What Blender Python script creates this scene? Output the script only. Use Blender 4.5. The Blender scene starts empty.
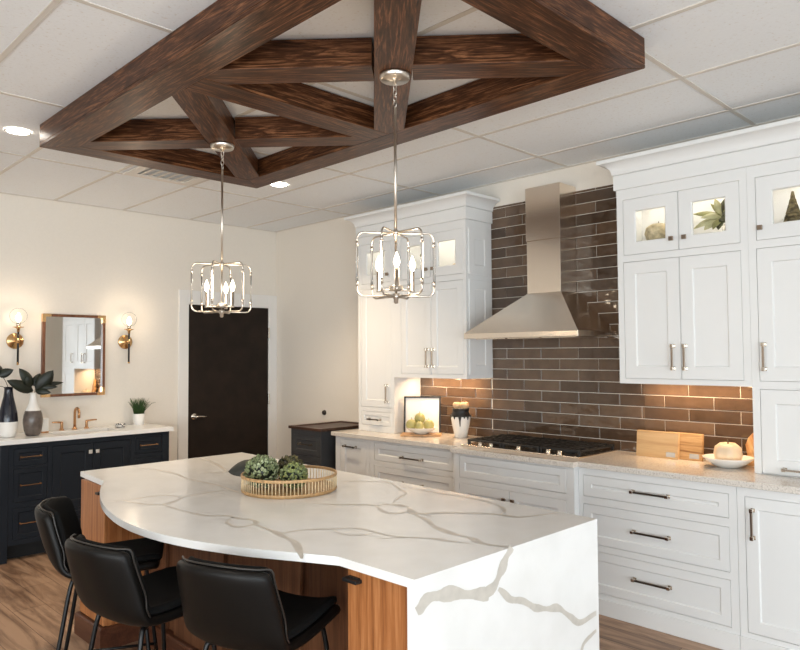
import bpy, bmesh, math, random
from mathutils import Vector, Matrix
random.seed(7)
S = bpy.context.scene
COL = S.collection
PI = math.pi
# ------------------------------------------------------------------ materials
MATS = {}
def newmat(name):
    m = bpy.data.materials.new(name); m.use_nodes = True
    nt = m.node_tree; b = nt.nodes['Principled BSDF']
    MATS[name] = m
    return m, nt, b
def pset(b, color=None, rough=None, metal=None, spec=None, coat=None, trans=None, ior=None):
    if color is not None: b.inputs['Base Color'].default_value = (*color, 1)
    if rough is not None: b.inputs['Roughness'].default_value = rough
    if metal is not None: b.inputs['Metallic'].default_value = metal
    if spec is not None: b.inputs['Specular IOR Level'].default_value = spec
    if coat is not None: b.inputs['Coat Weight'].default_value = coat
    if trans is not None: b.inputs['Transmission Weight'].default_value = trans
    if ior is not None: b.inputs['IOR'].default_value = ior
def node(nt, kind, **kw):
    n = nt.nodes.new(kind)
    for k, v in kw.items():
        if k.startswith('i_'):
            key = k[2:]
            key = int(key) if key.isdigit() else key.replace('_', ' ')
            n.inputs[key].default_value = v
        else: setattr(n, k, v)
    return n
def ramp(nt, stops):
    r = nt.nodes.new('ShaderNodeValToRGB'); e = r.color_ramp.elements
    while len(e) < len(stops): e.new(0.5)
    for i, (p, c) in enumerate(stops):
        e[i].position = p; e[i].color = (*c, 1)
    return r
def coords(nt, scale=(1, 1, 1), out='Object', rot=(0, 0, 0)):
    t = nt.nodes.new('ShaderNodeTexCoord'); mp = nt.nodes.new('ShaderNodeMapping')
    mp.inputs['Scale'].default_value = scale; mp.inputs['Rotation'].default_value = rot
    nt.links.new(t.outputs[out], mp.inputs['Vector'])
    return mp.outputs['Vector']
def bump(nt, b, height, strength=0.2, dist=0.01):
    bp = nt.nodes.new('ShaderNodeBump'); bp.inputs['Strength'].default_value = strength
    bp.inputs['Distance'].default_value = dist
    nt.links.new(height, bp.inputs['Height']); nt.links.new(bp.outputs['Normal'], b.inputs['Normal'])
def plain(name, color, rough=.5, metal=0., spec=.5, noise=0., nscale=30., bumps=0., coat=None):
    m, nt, b = newmat(name); pset(b, color, rough, metal, spec, coat)
    if noise or bumps:
        n = node(nt, 'ShaderNodeTexNoise', i_Scale=nscale, i_Detail=4.)
        nt.links.new(coords(nt), n.inputs['Vector'])
        if noise:
            c2 = tuple(max(0, c * (1 - noise)) for c in color); c1 = tuple(min(1, c * (1 + noise)) for c in color)
            r = ramp(nt, [(.3, c2), (.7, c1)]); nt.links.new(n.outputs['Fac'], r.inputs['Fac'])
            nt.links.new(r.outputs['Color'], b.inputs['Base Color'])
        if bumps: bump(nt, b, n.outputs['Fac'], bumps, .004)
    return m
def emit(name, color, strength):
    m, nt, b = newmat(name); pset(b, color, .5)
    b.inputs['Emission Color'].default_value = (*color, 1); b.inputs['Emission Strength'].default_value = strength
    return m
def wood(name, dark, mid, light, scale=(2, 26, 26), rough=.4, detail=6., dist=1.2, spec=.3, fine=.35):
    """grain runs along the axis with the smallest scale"""
    m, nt, b = newmat(name); pset(b, mid, rough, 0, spec)
    v = coords(nt, scale)
    n = node(nt, 'ShaderNodeTexNoise', i_Scale=1., i_Detail=detail, i_Roughness=.6, i_Distortion=dist)
    n2 = node(nt, 'ShaderNodeTexNoise', i_Scale=5., i_Detail=3., i_Roughness=.7)
    nt.links.new(v, n.inputs['Vector']); nt.links.new(v, n2.inputs['Vector'])
    mx = node(nt, 'ShaderNodeMix', data_type='FLOAT'); mx.inputs[0].default_value = fine
    nt.links.new(n.outputs['Fac'], mx.inputs[2]); nt.links.new(n2.outputs['Fac'], mx.inputs[3])
    r = ramp(nt, [(.34, dark), (.5, mid), (.66, light)])
    nt.links.new(mx.outputs[0], r.inputs['Fac']); nt.links.new(r.outputs['Color'], b.inputs['Base Color'])
    bump(nt, b, n2.outputs['Fac'], .08, .002)
    return m

plain('wall_paint', (.79, .735, .655), .75, noise=.012, nscale=60, bumps=.05)
plain('trim_white', (.80, .78, .75), .45)
plain('cab_white', (.765, .768, .758), .38)
plain('cab_navy', (.010, .0135, .019), .42, spec=.25)
plain('cab_charcoal', (.050, .051, .054), .45, spec=.35)
plain('door_dark', (.018, .0115, .008), .6, spec=.2, noise=.25, nscale=8)
plain('black', (.008, .008, .008), .45)
plain('toe_black', (.006, .006, .006), .8)
plain('iron', (.012, .012, .012), .55, noise=.3, nscale=60, bumps=.2)
plain('black_metal', (.02, .02, .02), .32, .8)
plain('bronze', (.12, .092, .07), .3, .9)
plain('knob_metal', (.34, .27, .21), .28, 1.)
plain('nickel', (.72, .66, .58), .18, 1.)
plain('pend_nickel', (.62, .56, .49), .30, 1.)
plain('brass', (.72, .46, .22), .25, 1.)
plain('copper', (.58, .33, .17), .25, 1.)
plain('ceramic_white', (.82, .80, .76), .22)
plain('pot_white', (.85, .84, .82), .5)
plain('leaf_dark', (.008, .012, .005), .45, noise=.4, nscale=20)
plain('leaf_grey', (.028, .030, .024), .5, noise=.3, nscale=20)
plain('grass_green', (.03, .075, .015), .5, noise=.5, nscale=40)
plain('moss_a', (.16, .19, .085), .7, noise=.5, nscale=70)
plain('moss_d', (.34, .38, .22), .6, noise=.3, nscale=70)
plain('moss_b', (.24, .27, .09), .7, noise=.5, nscale=70)
plain('moss_c', (.11, .095, .035), .7, noise=.5, nscale=70)
plain('leaf_olive', (.25, .24, .09), .5, noise=.4, nscale=14)
plain('leaf_pale', (.46, .44, .25), .5, noise=.3, nscale=14)
plain('leaf_shade', (.06, .06, .025), .5, noise=.4, nscale=14)
plain('stem', (.06, .045, .02), .6)
plain('pear', (.40, .37, .14), .4, noise=.18, nscale=12)
plain('pumpkin_cream', (.74, .58, .40), .5, noise=.06, nscale=14)
plain('pumpkin_peach', (.80, .52, .28), .5, noise=.15, nscale=20)
plain('gourd', (.50, .42, .26), .6, noise=.4, nscale=30)
plain('tree_figure', (.13, .10, .045), .7, noise=.6, nscale=50, bumps=.4)
plain('outlet_dark', (.02, .012, .008), .4)
plain('paper', (.86, .85, .82), .6)
plain('silver_label', (.8, .78, .74), .25, .6)
plain('ink_navy', (.004, .006, .015), .15)
plain('grout', (.80, .74, .65), .8)
plain("vein", (.56, .525, .47), .3, noise=.08, nscale=25)
plain('ceil_grid', (.66, .62, .56), .5)
plain('vent_white', (.78, .74, .68), .45)
plain('switch_glass', (.3, .3, .3), .1)
plain('wicker', (.45, .27, .12), .5, noise=.25, nscale=60)
plain('wicker_light', (.70, .55, .34), .45, noise=.15, nscale=60)
plain('art_grey', (.55, .52, .48), .6)
plain('fabric_black', (.004, .004, .004), .85, spec=.2, noise=.3, nscale=80)
plain('piping', (.020, .016, .013), .35)
emit('bulb', (1., .84, .62), 11.)
emit('sconce_glow', (1., .86, .64), 12.)
emit('downlight', (1., .93, .82), 14.)
emit('puck', (1., .86, .66), 6.)

m, nt, b = newmat('glass'); pset(b, (1, 1, 1), .02, 0, .5, None, 1., 1.08)
m, nt, b = newmat('clear_rod'); pset(b, (1, 1, 1), .03, 0, .5, None, 1., 1.16)
m, nt, b = newmat('mirror'); pset(b, (.85, .84, .82), .02, 1.)
# leather
m, nt, b = newmat('leather'); pset(b, (.005, .0042, .0036), .40, 0, .2)
n = node(nt, 'ShaderNodeTexVoronoi', i_Scale=260.); nt.links.new(coords(nt), n.inputs['Vector'])
bump(nt, b, n.outputs['Distance'], .12, .001)
# stainless, brushed
m, nt, b = newmat('steel'); pset(b, (.84, .75, .65), .20, 1.)
# island quartz
m, nt, b = newmat('quartz'); pset(b, (.80, .785, .755), .17)
n = node(nt, 'ShaderNodeTexNoise', i_Scale=6., i_Detail=5.); nt.links.new(coords(nt), n.inputs['Vector'])
r = ramp(nt, [(.35, (.79, .785, .765)), (.65, (.84, .835, .82))]); nt.links.new(n.outputs['Fac'], r.inputs['Fac'])
nt.links.new(r.outputs['Color'], b.inputs['Base Color'])
# perimeter counter, faint speckle
m, nt, b = newmat('counter_stone'); pset(b, (.66, .60, .54), .14)
n = node(nt, 'ShaderNodeTexNoise', i_Scale=120., i_Detail=3.); nt.links.new(coords(nt), n.inputs['Vector'])
r = ramp(nt, [(.32, (.46, .41, .36)), (.45, (.66, .61, .55)), (.7, (.74, .69, .63))]); nt.links.new(n.outputs['Fac'], r.inputs['Fac'])
nt.links.new(r.outputs['Color'], b.inputs['Base Color'])
# handmade glazed tile
m, nt, b = newmat('tile'); pset(b, (.06, .045, .035), .09, 0, .6)
g = node(nt, 'ShaderNodeNewGeometry'); v = coords(nt)
n = node(nt, 'ShaderNodeTexNoise', i_Scale=9., i_Detail=4., i_Roughness=.6); nt.links.new(v, n.inputs['Vector'])
ad = node(nt, 'ShaderNodeMix', data_type='FLOAT'); ad.inputs[0].default_value = .45
nt.links.new(n.outputs['Fac'], ad.inputs[2]); nt.links.new(g.outputs['Random Per Island'], ad.inputs[3])
r = ramp(nt, [(.2, (.050, .031, .019)), (.5, (.092, .057, .036)), (.8, (.15, .096, .060))])
nt.links.new(ad.outputs[0], r.inputs['Fac']); nt.links.new(r.outputs['Color'], b.inputs['Base Color'])
n2 = node(nt, 'ShaderNodeTexNoise', i_Scale=14., i_Detail=1.); nt.links.new(v, n2.inputs['Vector'])
bump(nt, b, n2.outputs['Fac'], .55, .008)
# ceiling tile, fine pin holes
m, nt, b = newmat('ceiling_tile'); pset(b, (.83, .85, .865), .85)
n = node(nt, 'ShaderNodeTexNoise', i_Scale=70., i_Detail=3.); nt.links.new(coords(nt), n.inputs['Vector'])
r = ramp(nt, [(.28, (.75, .73, .70)), (.38, (.84, .86, .875)), (.7, (.86, .88, .895))]); nt.links.new(n.outputs['Fac'], r.inputs['Fac'])
nt.links.new(r.outputs['Color'], b.inputs['Base Color']); bump(nt, b, n.outputs['Fac'], .15, .003)
# plank floor, boards along Y
m, nt, b = newmat('plank_floor'); pset(b, (.3, .2, .13), .42)
v = coords(nt, (1, 1, 1), 'Object', (0, 0, PI / 2))
br = node(nt, 'ShaderNodeTexBrick', offset=.37, offset_frequency=2, i_Scale=1., i_Mortar_Size=.0016, i_Brick_Width=1.22, i_Row_Height=.2)
br.inputs['Color1'].default_value = (0, 0, 0, 1); br.inputs['Color2'].default_value = (1, 1, 1, 1); br.inputs['Mortar'].default_value = (.1, .1, .1, 1)
nt.links.new(v, br.inputs['Vector'])
v2 = coords(nt, (9, 1.1, 9))
n = node(nt, 'ShaderNodeTexNoise', i_Scale=1.5, i_Detail=7., i_Roughness=.62, i_Distortion=.9); nt.links.new(v2, n.inputs['Vector'])
mx = node(nt, 'ShaderNodeMix', data_type='FLOAT'); mx.inputs[0].default_value = .38
mr_ = node(nt, 'ShaderNodeMapRange'); mr_.inputs[1].default_value = .34; mr_.inputs[2].default_value = .66
nt.links.new(n.outputs['Fac'], mr_.inputs[0]); nt.links.new(mr_.outputs[0], mx.inputs[2]); nt.links.new(br.outputs['Color'], mx.inputs[3])
r = ramp(nt, [(.10, (.070, .040, .025)), (.42, (.21, .122, .073)), (.80, (.43, .275, .175))])
nt.links.new(mx.outputs[0], r.inputs['Fac'])
mm = node(nt, 'ShaderNodeMix', data_type='RGBA', blend_type='MULTIPLY'); mm.inputs[0].default_value = 1.
nt.links.new(r.outputs['Color'], mm.inputs[6])
inv = ramp(nt, [(0., (1, 1, 1)), (1., (.35, .3, .27))]); nt.links.new(br.outputs['Fac'], inv.inputs['Fac'])
nt.links.new(inv.outputs['Color'], mm.inputs[7]); nt.links.new(mm.outputs[2], b.inputs['Base Color'])
bump(nt, b, n.outputs['Fac'], .06, .002)

wood('beam_wood', (.010, .0035, .0015), (.068, .025, .010), (.27, .115, .050), (2.4, 34, 34), .36, dist=2.6, detail=9., fine=.30, spec=.14)
MATS['beam_wood'].node_tree.nodes['Principled BSDF'].inputs['Coat Weight'].default_value = .10
MATS['beam_wood'].node_tree.nodes['Principled BSDF'].inputs['Coat Roughness'].default_value = .22
wood('walnut', (.20, .066, .020), (.36, .135, .044), (.50, .225, .088), (42, 42, 1.5), .4, dist=.5, detail=8.)
wood('walnut_deep', (.055, .020, .009), (.11, .042, .018), (.17, .072, .033), (36, 36, 1.6), .42, dist=.6)
wood('walnut_plinth', (.05, .016, .008), (.085, .030, .015), (.12, .045, .022), (20, 1.6, 20), .4, dist=.6)
wood('maple', (.46, .27, .12), (.58, .38, .19), (.66, .46, .26), (3, 1.2, 16), .45, dist=.3, fine=.2)
wood('acacia', (.22, .09, .03), (.50, .29, .12), (.70, .46, .23), (3, 1.6, 26), .45, dist=1.4, fine=.2)
wood('olive_wood', (.24, .09, .03), (.55, .30, .12), (.74, .50, .26), (9, 9, 3), .4, dist=2.5, fine=.2)
wood('board_wood', (.42, .21, .09), (.58, .33, .16), (.68, .42, .22), (20, 4, 20), .45, dist=.4)
wood('mirror_wood', (.09, .035, .018), (.17, .07, .035), (.25, .115, .06), (20, 20, 3), .35, dist=.4)
wood('tray_top', (.022, .010, .006), (.05, .022, .013), (.09, .042, .025), (22, 2, 22), .35)
M = MATS

# ------------------------------------------------------------------ mesh builder
OFF = {}
def off(o): return OFF.get(o.name, Vector((0, 0, 0))) if o is not None else Vector((0, 0, 0))
class MB:
    def __init__(s, T=None):
        s.bm = bmesh.new(); s.T = T or (lambda p: Vector(p)); s.mi = 0; s.mats = []
    def v(s, p): return s.bm.verts.new(s.T(p))
    def f(s, vs, smooth=False):
        try:
            fc = s.bm.faces.new(vs); fc.material_index = s.mi; fc.smooth = smooth
            return fc
        except ValueError: return None
    def box(s, a, c):
        x0, y0, z0 = a; x1, y1, z1 = c
        p = [s.v(q) for q in ((x0,y0,z0),(x1,y0,z0),(x1,y1,z0),(x0,y1,z0),(x0,y0,z1),(x1,y0,z1),(x1,y1,z1),(x0,y1,z1))]
        for q in ((3,2,1,0),(4,5,6,7),(0,1,5,4),(1,2,6,5),(2,3,7,6),(3,0,4,7)): s.f([p[i] for i in q])
        return s
    def loft(s, rings, closed=True, cap0=True, cap1=True, smooth=False, loop=False):
        R = [[s.v(p) for p in r] for r in rings]
        n = len(R[0]); seq = list(range(len(R) - 1))
        pairs = [(R[i], R[i + 1]) for i in seq] + ([(R[-1], R[0])] if loop else [])
        for A, B in pairs:
            for j in range(n if closed else n - 1):
                k = (j + 1) % n
                s.f([A[j], A[k], B[k], B[j]], smooth)
        if cap0 and not loop and closed: s.f(list(reversed(R[0])))
        if cap1 and not loop and closed: s.f(R[-1])
        return s
    def lathe(s, prof, c=(0, 0, 0), n=32, smooth=True, caps=(True, True), squash=None):
        rings = []
        for r, z in prof:
            ring = []
            for k in range(n):
                a = 2 * PI * k / n; rr = r * (squash(a, z) if squash else 1)
                ring.append((c[0] + rr * math.cos(a), c[1] + rr * math.sin(a), c[2] + z))
            rings.append(ring)
        return s.loft(rings, True, caps[0], caps[1], smooth)
    def tube(s, pts, r, n=10, cap=True, smooth=True, loop=False):
        pts = [Vector(p) for p in pts]; rings = []; m = len(pts)
        rad = r if isinstance(r, (list, tuple)) else [r] * m
        up = None
        for i, p in enumerate(pts):
            if loop: d = (pts[(i + 1) % m] - pts[i - 1])
            else: d = pts[min(i + 1, m - 1)] - pts[max(i - 1, 0)]
            d.normalize()
            if up is None: up = Vector((0, 0, 1)) if abs(d.z) < .9 else Vector((1, 0, 0))
            a = d.cross(up)
            if a.length < 1e-5: a = d.orthogonal()
            a.normalize(); bvec = a.cross(d).normalized(); up = bvec
            rings.append([p + rad[i] * (math.cos(2*PI*k/n) * a + math.sin(2*PI*k/n) * bvec) for k in range(n)])
        return s.loft(rings, True, cap, cap, smooth, loop)
    def rings_rect(s, u0, u1, z0, z1, rings, cap=True, loop=False):
        """nested rectangles (inset, depth) in u-z with depth w as 2nd coord"""
        s.loft([[(u0+i, w, z0+i), (u1-i, w, z0+i), (u1-i, w, z1-i), (u0+i, w, z1-i)] for i, w in rings], True, not loop, cap and not loop, False, loop)
        return s
    def plate(s, u0, u1, z0, z1, holes, w0, w1):
        us = sorted(set([u0, u1] + [h[0] for h in holes] + [h[1] for h in holes]))
        zs = sorted(set([z0, z1] + [h[2] for h in holes] + [h[3] for h in holes]))
        us = [u for u in us if u0 <= u <= u1]; zs = [z for z in zs if z0 <= z <= z1]
        def fill(i, j):
            if i < 0 or j < 0 or i >= len(us) - 1 or j >= len(zs) - 1: return False
            cu, cz = (us[i]+us[i+1])/2, (zs[j]+zs[j+1])/2
            return not any(h[0] < cu < h[1] and h[2] < cz < h[3] for h in holes)
        V = {}
        def g(i, j, w):
            if (i, j, w) not in V: V[(i, j, w)] = s.v((us[i], w, zs[j]))
            return V[(i, j, w)]
        for i in range(len(us) - 1):
            for j in range(len(zs) - 1):
                if not fill(i, j): continue
                s.f([g(i,j,w1), g(i+1,j,w1), g(i+1,j+1,w1), g(i,j+1,w1)])
                s.f([g(i,j,w0), g(i,j+1,w0), g(i+1,j+1,w0), g(i+1,j,w0)])
                for di, dj, (a, c) in ((-1,0,((i,j),(i,j+1))),(1,0,((i+1,j+1),(i+1,j))),(0,-1,((i+1,j),(i,j))),(0,1,((i,j+1),(i+1,j+1)))):
                    if not fill(i+di, j+dj): s.f([g(*a,w0), g(*c,w0), g(*c,w1), g(*a,w1)])
        return s
    def ball(s, c, r, sub=3, sx=1, sy=1, sz=1, noise=0):
        d = bmesh.ops.create_icosphere(s.bm, subdivisions=sub, radius=1)
        for v in d['verts']:
            k = 1 + (random.uniform(-noise, noise) if noise else 0)
            v.co = s.T((c[0] + v.co.x*r*sx*k, c[1] + v.co.y*r*sy*k, c[2] + v.co.z*r*sz*k))
        for v in d['verts']:
            for fc in v.link_faces: fc.smooth = True; fc.material_index = s.mi
        return s
    def slot(s, i): s.mi = i; return s
    def build(s, name, mat, parent=None, bevel=0, seg=2, smooth_angle=None, subsurf=0):
        o_ = off(parent)
        bmesh.ops.recalc_face_normals(s.bm, faces=s.bm.faces[:])
        me = bpy.data.meshes.new(name)
        if o_.length > 0: bmesh.ops.translate(s.bm, verts=s.bm.verts[:], vec=-o_)
        s.bm.to_mesh(me); s.bm.free()
        for mt in (mat if isinstance(mat, (list, tuple)) else [mat]): me.materials.append(M[mt])
        o = bpy.data.objects.new(name, me); COL.objects.link(o)
        if parent is not None: o.parent = parent; OFF[o.name] = o_
        if bevel:
            md = o.modifiers.new('bevel', 'BEVEL'); md.width = bevel; md.segments = seg; md.limit_method = 'ANGLE'; md.angle_limit = math.radians(40)
        if subsurf:
            md = o.modifiers.new('sub', 'SUBSURF'); md.levels = subsurf; md.render_levels = subsurf
        return o
def tag(o, label=None, cat=None, group=None, kind=None):
    if label: o['label'] = label
    if cat: o['category'] = cat
    if group: o['group'] = group
    if kind: o['kind'] = kind
    return o
def thing(name, label, cat, loc=(0, 0, 0), group=None):
    o = bpy.data.objects.new(name, None); COL.objects.link(o); o.location = loc; o.empty_display_size = .1
    OFF[o.name] = Vector(loc)
    return tag(o, label, cat, group)
def copy_tree(o, parent=None):
    c = o.copy(); COL.objects.link(c)
    if parent is not None: c.parent = parent
    for ch in [q for q in bpy.data.objects if q.parent == o]: copy_tree(ch, c)
    return c
def structure(mb, name, mat, parent=None, **k):
    o = mb.build(name, mat, parent, **k)
    if parent is None: o['kind'] = 'structure'
    return o
def smooth_pts(pts, n=6, closed=False):
    P = [Vector(p) for p in pts]; out = []; m = len(P)
    rng = range(m) if closed else range(m - 1)
    for i in rng:
        if closed: a, b_, c, d = P[i-1], P[i], P[(i+1) % m], P[(i+2) % m]
        else: a, b_, c, d = P[max(i-1, 0)], P[i], P[i+1], P[min(i+2, m-1)]
        for k in range(n):
            t = k / n
            out.append(.5 * ((2*b_) + (c - a)*t + (2*a - 5*b_ + 4*c - d)*t*t + (3*b_ - a - 3*c + d)*t**3))
    if not closed: out.append(P[-1])
    return out

# ------------------------------------------------------------------ key dimensions
XW, YB, ZC = 4.55, 6.575, 2.996          # kitchen wall, back wall, ceiling
XL, YR = -4.2, -4.4                      # left and rear walls of the showroom
CT = .92

# ------------------------------------------------------------------ setting
structure(MB().box((XL, YR, -.06), (XW, YB, 0)), 'floor', 'plank_floor')
structure(MB().box((XL-.12, YB, -.06), (XW+.12, YB+.12, 3.1)), 'wall_back', 'wall_paint')
wr = structure(MB().box((XW, YR-.12, -.06), (XW+.12, YB, 3.1)), 'wall_right', 'wall_paint')
# left and rear walls carry the showroom's big windows
def wall_plate(axis, at, thick, u0, u1, holes):
    T = (lambda p: Vector((at - p[1], p[0], p[2]))) if axis == 'x' else (lambda p: Vector((p[0], at - p[1], p[2])))
    mb = MB(T); mb.plate(u0, u1, -.06, 3.1, holes, 0, thick); return mb
WL = [(-3.2, -.4, .1, 2.2), (.2, 3.0, .1, 2.2)]
WR = [(-3.4, -.4, .1, 2.3), (.1, 3.3, .1, 2.3)]
structure(wall_plate('x', XL, .12, YR-.12, YB, WL), 'wall_left', 'wall_paint')
structure(wall_plate('y', YR, .12, XL, XW, WR), 'wall_rear', 'wall_paint')
structure(MB().box((3.86, .27, 0), (XW, .395, ZC)), 'wall_partition', 'wall_paint')
k = 1
for axis, at, hs in (('x', XL, WL), ('y', YR, WR)):
    for h in hs:
        T = (lambda p, at=at: Vector((at - p[1], p[0], p[2]))) if axis == 'x' else (lambda p, at=at: Vector((p[0], at - p[1], p[2])))
        mid = (h[0] + h[1]) / 2
        mb = MB(T); mb.plate(h[0], h[1], h[2], h[3], [(h[0]+.06, mid-.03, h[2]+.06, h[3]-.06), (mid+.03, h[1]-.06, h[2]+.06, h[3]-.06)], .03, .09)
        w = structure(mb, 'window_%d' % k, 'trim_white')
        k += 1
ce = structure(MB().box((XL, YR, ZC), (XW, YB, ZC+.1)), 'ceiling', 'ceiling_tile')
mb = MB()
GX = [4.15, 3.48, 2.79, 2.17, 1.55, .94, .29, -.36, -1.01, -1.66, -2.31, -2.96, -3.61]
GY = [6.56, 5.25, 4.06, 2.786, 1.47, .17, -1.13, -2.43, -3.73]
for x in GX: mb.box((x-.013, YR, ZC-.004), (x+.013, YB, ZC+.002))
for y in GY: mb.box((XL, y-.013, ZC-.0036), (XW, y+.013, ZC+.002))
mb.box((XL, YB-.025, ZC-.005), (XW, YB, ZC+.002)); mb.box((XW-.025, YR, ZC-.005), (XW, YB, ZC+.002))
mb.build('ceiling_grid', 'ceil_grid', ce)
# backsplash tiles fixed to the kitchen wall
T_PITCH, T_LEN, Z0T = .0814, .3216, 1.3156
zone = [(2.22, 3.515, CT, 2.80), (3.515, 4.325, CT, 1.425), (.9, 2.22, CT, 1.425)]
mb = MB(); mb.slot(0)
for y0, y1, z0, z1 in zone: mb.box((XW-.006, y0, z0), (XW, y1, z1))
mb.slot(1)
rng = random.Random(3)
gap = .0021
for kz in range(-6, 20):
    za, zb = Z0T + kz*T_PITCH, Z0T + (kz+1)*T_PITCH
    o0 = 3.3666 if kz % 2 else 3.2044
    for n_ in range(-10, 12):
        ya, yb = o0 + n_*T_LEN, o0 + (n_+1)*T_LEN
        for y0, y1, z0, z1 in zone:
            a, c, d, e = max(ya, y0), min(yb, y1), max(za, z0), min(zb, z1)
            if c - a < .012 or e - d < .012: continue
            a += gap if a > y0 else 0; c -= gap if c < y1 else 0; d += gap; e -= gap
            t = [.0125 + rng.uniform(-.0011, .0011) for _ in range(4)]
            i = .0022
            mb.loft([[(XW-.003, a, d), (XW-.003, c, d), (XW-.003, c, e), (XW-.003, a, e)],
                     [(XW-t[0]+.0025, a, d), (XW-t[1]+.0025, c, d), (XW-t[2]+.0025, c, e), (XW-t[3]+.0025, a, e)],
                     [(XW-t[0], a+i, d+i), (XW-t[1], c-i, d+i), (XW-t[2], c-i, e-i), (XW-t[3], a+i, e-i)]], True, True, True, False)
mb.build('tile_backsplash', ['grout', 'tile'], wr)
# door with casing in the back wall
DX0, DX1, DZ = 3.478, 4.436, 2.122
d1 = structure(MB().box((DX0, YB-.012, .008), (DX1, YB-.0005, DZ)), 'door_1', 'door_dark')
mb = MB(); mb.box((DX0-.11, YB-.022, 0), (DX0-.003, YB-.0005, DZ+.145)); mb.box((DX1+.003, YB-.022, 0), (XW-.001, YB-.0005, DZ+.145)); mb.box((DX0-.003, YB-.022, DZ+.004), (DX1+.003, YB-.0005, DZ+.145))
mb.build('door_casing', 'trim_white', d1, bevel=.003)
mb = MB(lambda p: Vector((p[0], YB-.012 - p[2], .98 + p[1])))
mb.lathe([(.03, 0), (.034, .004), (.030, .012), (.012, .014), (.011, .05)], (3.54, 0, 0), 24)
mb.tube([(3.54, 0, .045), (3.56, 0, .05), (3.60, 0, .05), (3.655, -.004, .048)], [.012, .011, .009, .008], 10)
mb.build('door_handle', 'nickel', d1)
for z in (1.79, 1.06, .25): MB().box((DX1-.006, YB-.03, z), (DX1+.010, YB-.012, z+.115)).build('hinge', 'nickel', d1, bevel=.003)
structure(MB().box((XL, YB-.015, 0), (DX0-.112, YB-.0005, .12)), 'baseboard_back', 'trim_white', bevel=.003)
structure(MB().box((XW-.015, 5.42, 0), (XW-.0005, YB-.016, .12)), 'baseboard_right', 'trim_white', bevel=.003)

# ------------------------------------------------------------------ cabinet kit
def kit(XF): return lambda p: Vector((XF - p[1], p[0], p[2]))            # fronts facing -X (kitchen run)
def vit(YF): return lambda p: Vector((p[0], YF - p[1], p[2]))            # fronts facing -Y (vanity)
def shaker(T, u0, u1, z0, z1, mat, parent, name='door', rail=.06, t=.019, rec=.008):
    g = .0022
    u0 += g; u1 -= g; z0 += g; z1 -= g
    mb = MB(T); mb.rings_rect(u0, u1, z0, z1, [(0, -t), (0, -.0012), (.0012, 0), (rail, 0), (rail+.0025, -.0012), (rail+.007, -rec), ])
    return mb.build(name, mat, parent)
def glass_door(T, u0, u1, z0, z1, mat, parent, rail=.075, t=.019):
    g = .0022
    u0 += g; u1 -= g; z0 += g; z1 -= g
    mb = MB(T); mb.rings_rect(u0, u1, z0, z1, [(0, -t), (0, -.0012), (.0012, 0), (rail, 0), (rail+.006, -.006), (rail+.006, -t)], loop=True)
    d = mb.build('glass_door', mat, parent)
    MB(T).box((u0+rail+.0055, -.014, z0+rail+.0055), (u1-rail-.0055, -.011, z1-rail-.0055)).build('glass_pane', 'glass', d)
    return d
def pull(T, u, z, L, parent, vertical=False, name='handle', mats=('bronze', 'nickel'), r=.0055, out=.03, foot=.011):
    mb = MB(T)
    def b(a0, a1, c0, c1, w0, w1):
        if vertical: mb.box((u + c0, w0, z + a0), (u + c1, w1, z + a1))
        else: mb.box((u + a0, w0, z + c0), (u + a1, w1, z + c1))
    mb.slot(0); b(-L/2, L/2, -r, r, out-r, out+r)
    mb.slot(1)
    for sgn in (-1, 1):
        c = sgn * (L/2 - foot)
        b(c-foot, c+foot, -foot, foot, 0, .006); b(c-foot*.55, c+foot*.55, -foot*.55, foot*.55, .006, out-r)
        b(c-foot*.95, c+foot*.95, -foot*.8, foot*.8, out-r-.003, out+r+.002)
    return mb.build(name, list(mats), parent, bevel=.0012, seg=1)
def knob(T, u, z, parent, mat='knob_metal', a=.0135):
    mb = MB(T); mb.box((u-a*.5, 0, z-a*.5), (u+a*.5, .014, z+a*.5)); mb.box((u-a, .014, z-a), (u+a, .026, z+a))
    return mb.build('knob', mat, parent, bevel=.0015)
def carcass(T, u0, u1, z0, z1, depth, holes, mat, parent, glass=None, fz0=None):
    """body behind a face frame; above z=glass the body is hollow for a lit display"""
    mb = MB(T)
    top = glass if glass else z1
    mb.box((u0, -depth, z0), (u1, -.0195, top))
    if glass:
        mb.box((u0, -depth, top), (u1, -depth+.012, z1)); mb.box((u0, -depth+.012, top), (u0+.018, -.0195, z1))
        mb.box((u1-.018, -depth+.012, top), (u1, -.0195, z1)); mb.box((u0+.018, -depth+.012, z1-.018), (u1-.018, -.0195, z1))
    mb.build('body', mat, parent)
    MB(T).plate(u0, u1, fz0 if fz0 is not None else z0, z1, holes, -.0194, 0).build('face_frame', mat, parent)

# ---- base units along the kitchen wall
TA, TC, TD = kit(3.985), kit(3.885), kit(3.937)
def base(label, T, xf, u0, u1, holes, name='base_cabinet'):
    c = thing(name, label, 'cabinet', (XW-.02, (u0+u1)/2, 0), 'white kitchen base cabinets')
    carcass(T, u0, u1, .0, .885, XW-.012-xf, holes, 'cab_white', c, fz0=.0)
    MB(T).box((u0, .0002, 0), (u1, .010, .098)).build('kick_board', 'cab_white', c, bevel=.003)
    return c
c = base('narrow white pull-out base cabinet at the far end of the counter, beside the charcoal cabinet', TA, 3.985, 4.390, 4.838, [(4.435, 4.772, .13, .862)])
d = shaker(TA, 4.435, 4.772, .13, .862, 'cab_white', c); pull(TA, 4.632, .806, .16, d)
hs = [(3.463, 4.332, .720, .868), (3.463, 4.332, .43, .675), (3.463, 4.332, .13, .405)]
c = base('white three-drawer base cabinet below the fruit bowl and white vase', TA, 3.985, 3.362, 4.388, hs)
for h in hs:
    d = shaker(TA, *h, 'cab_white', c, 'drawer', rail=.045); pull(TA, 3.886, .776 if h[3] > .8 else h[3]-.10, .24, d)
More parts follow.
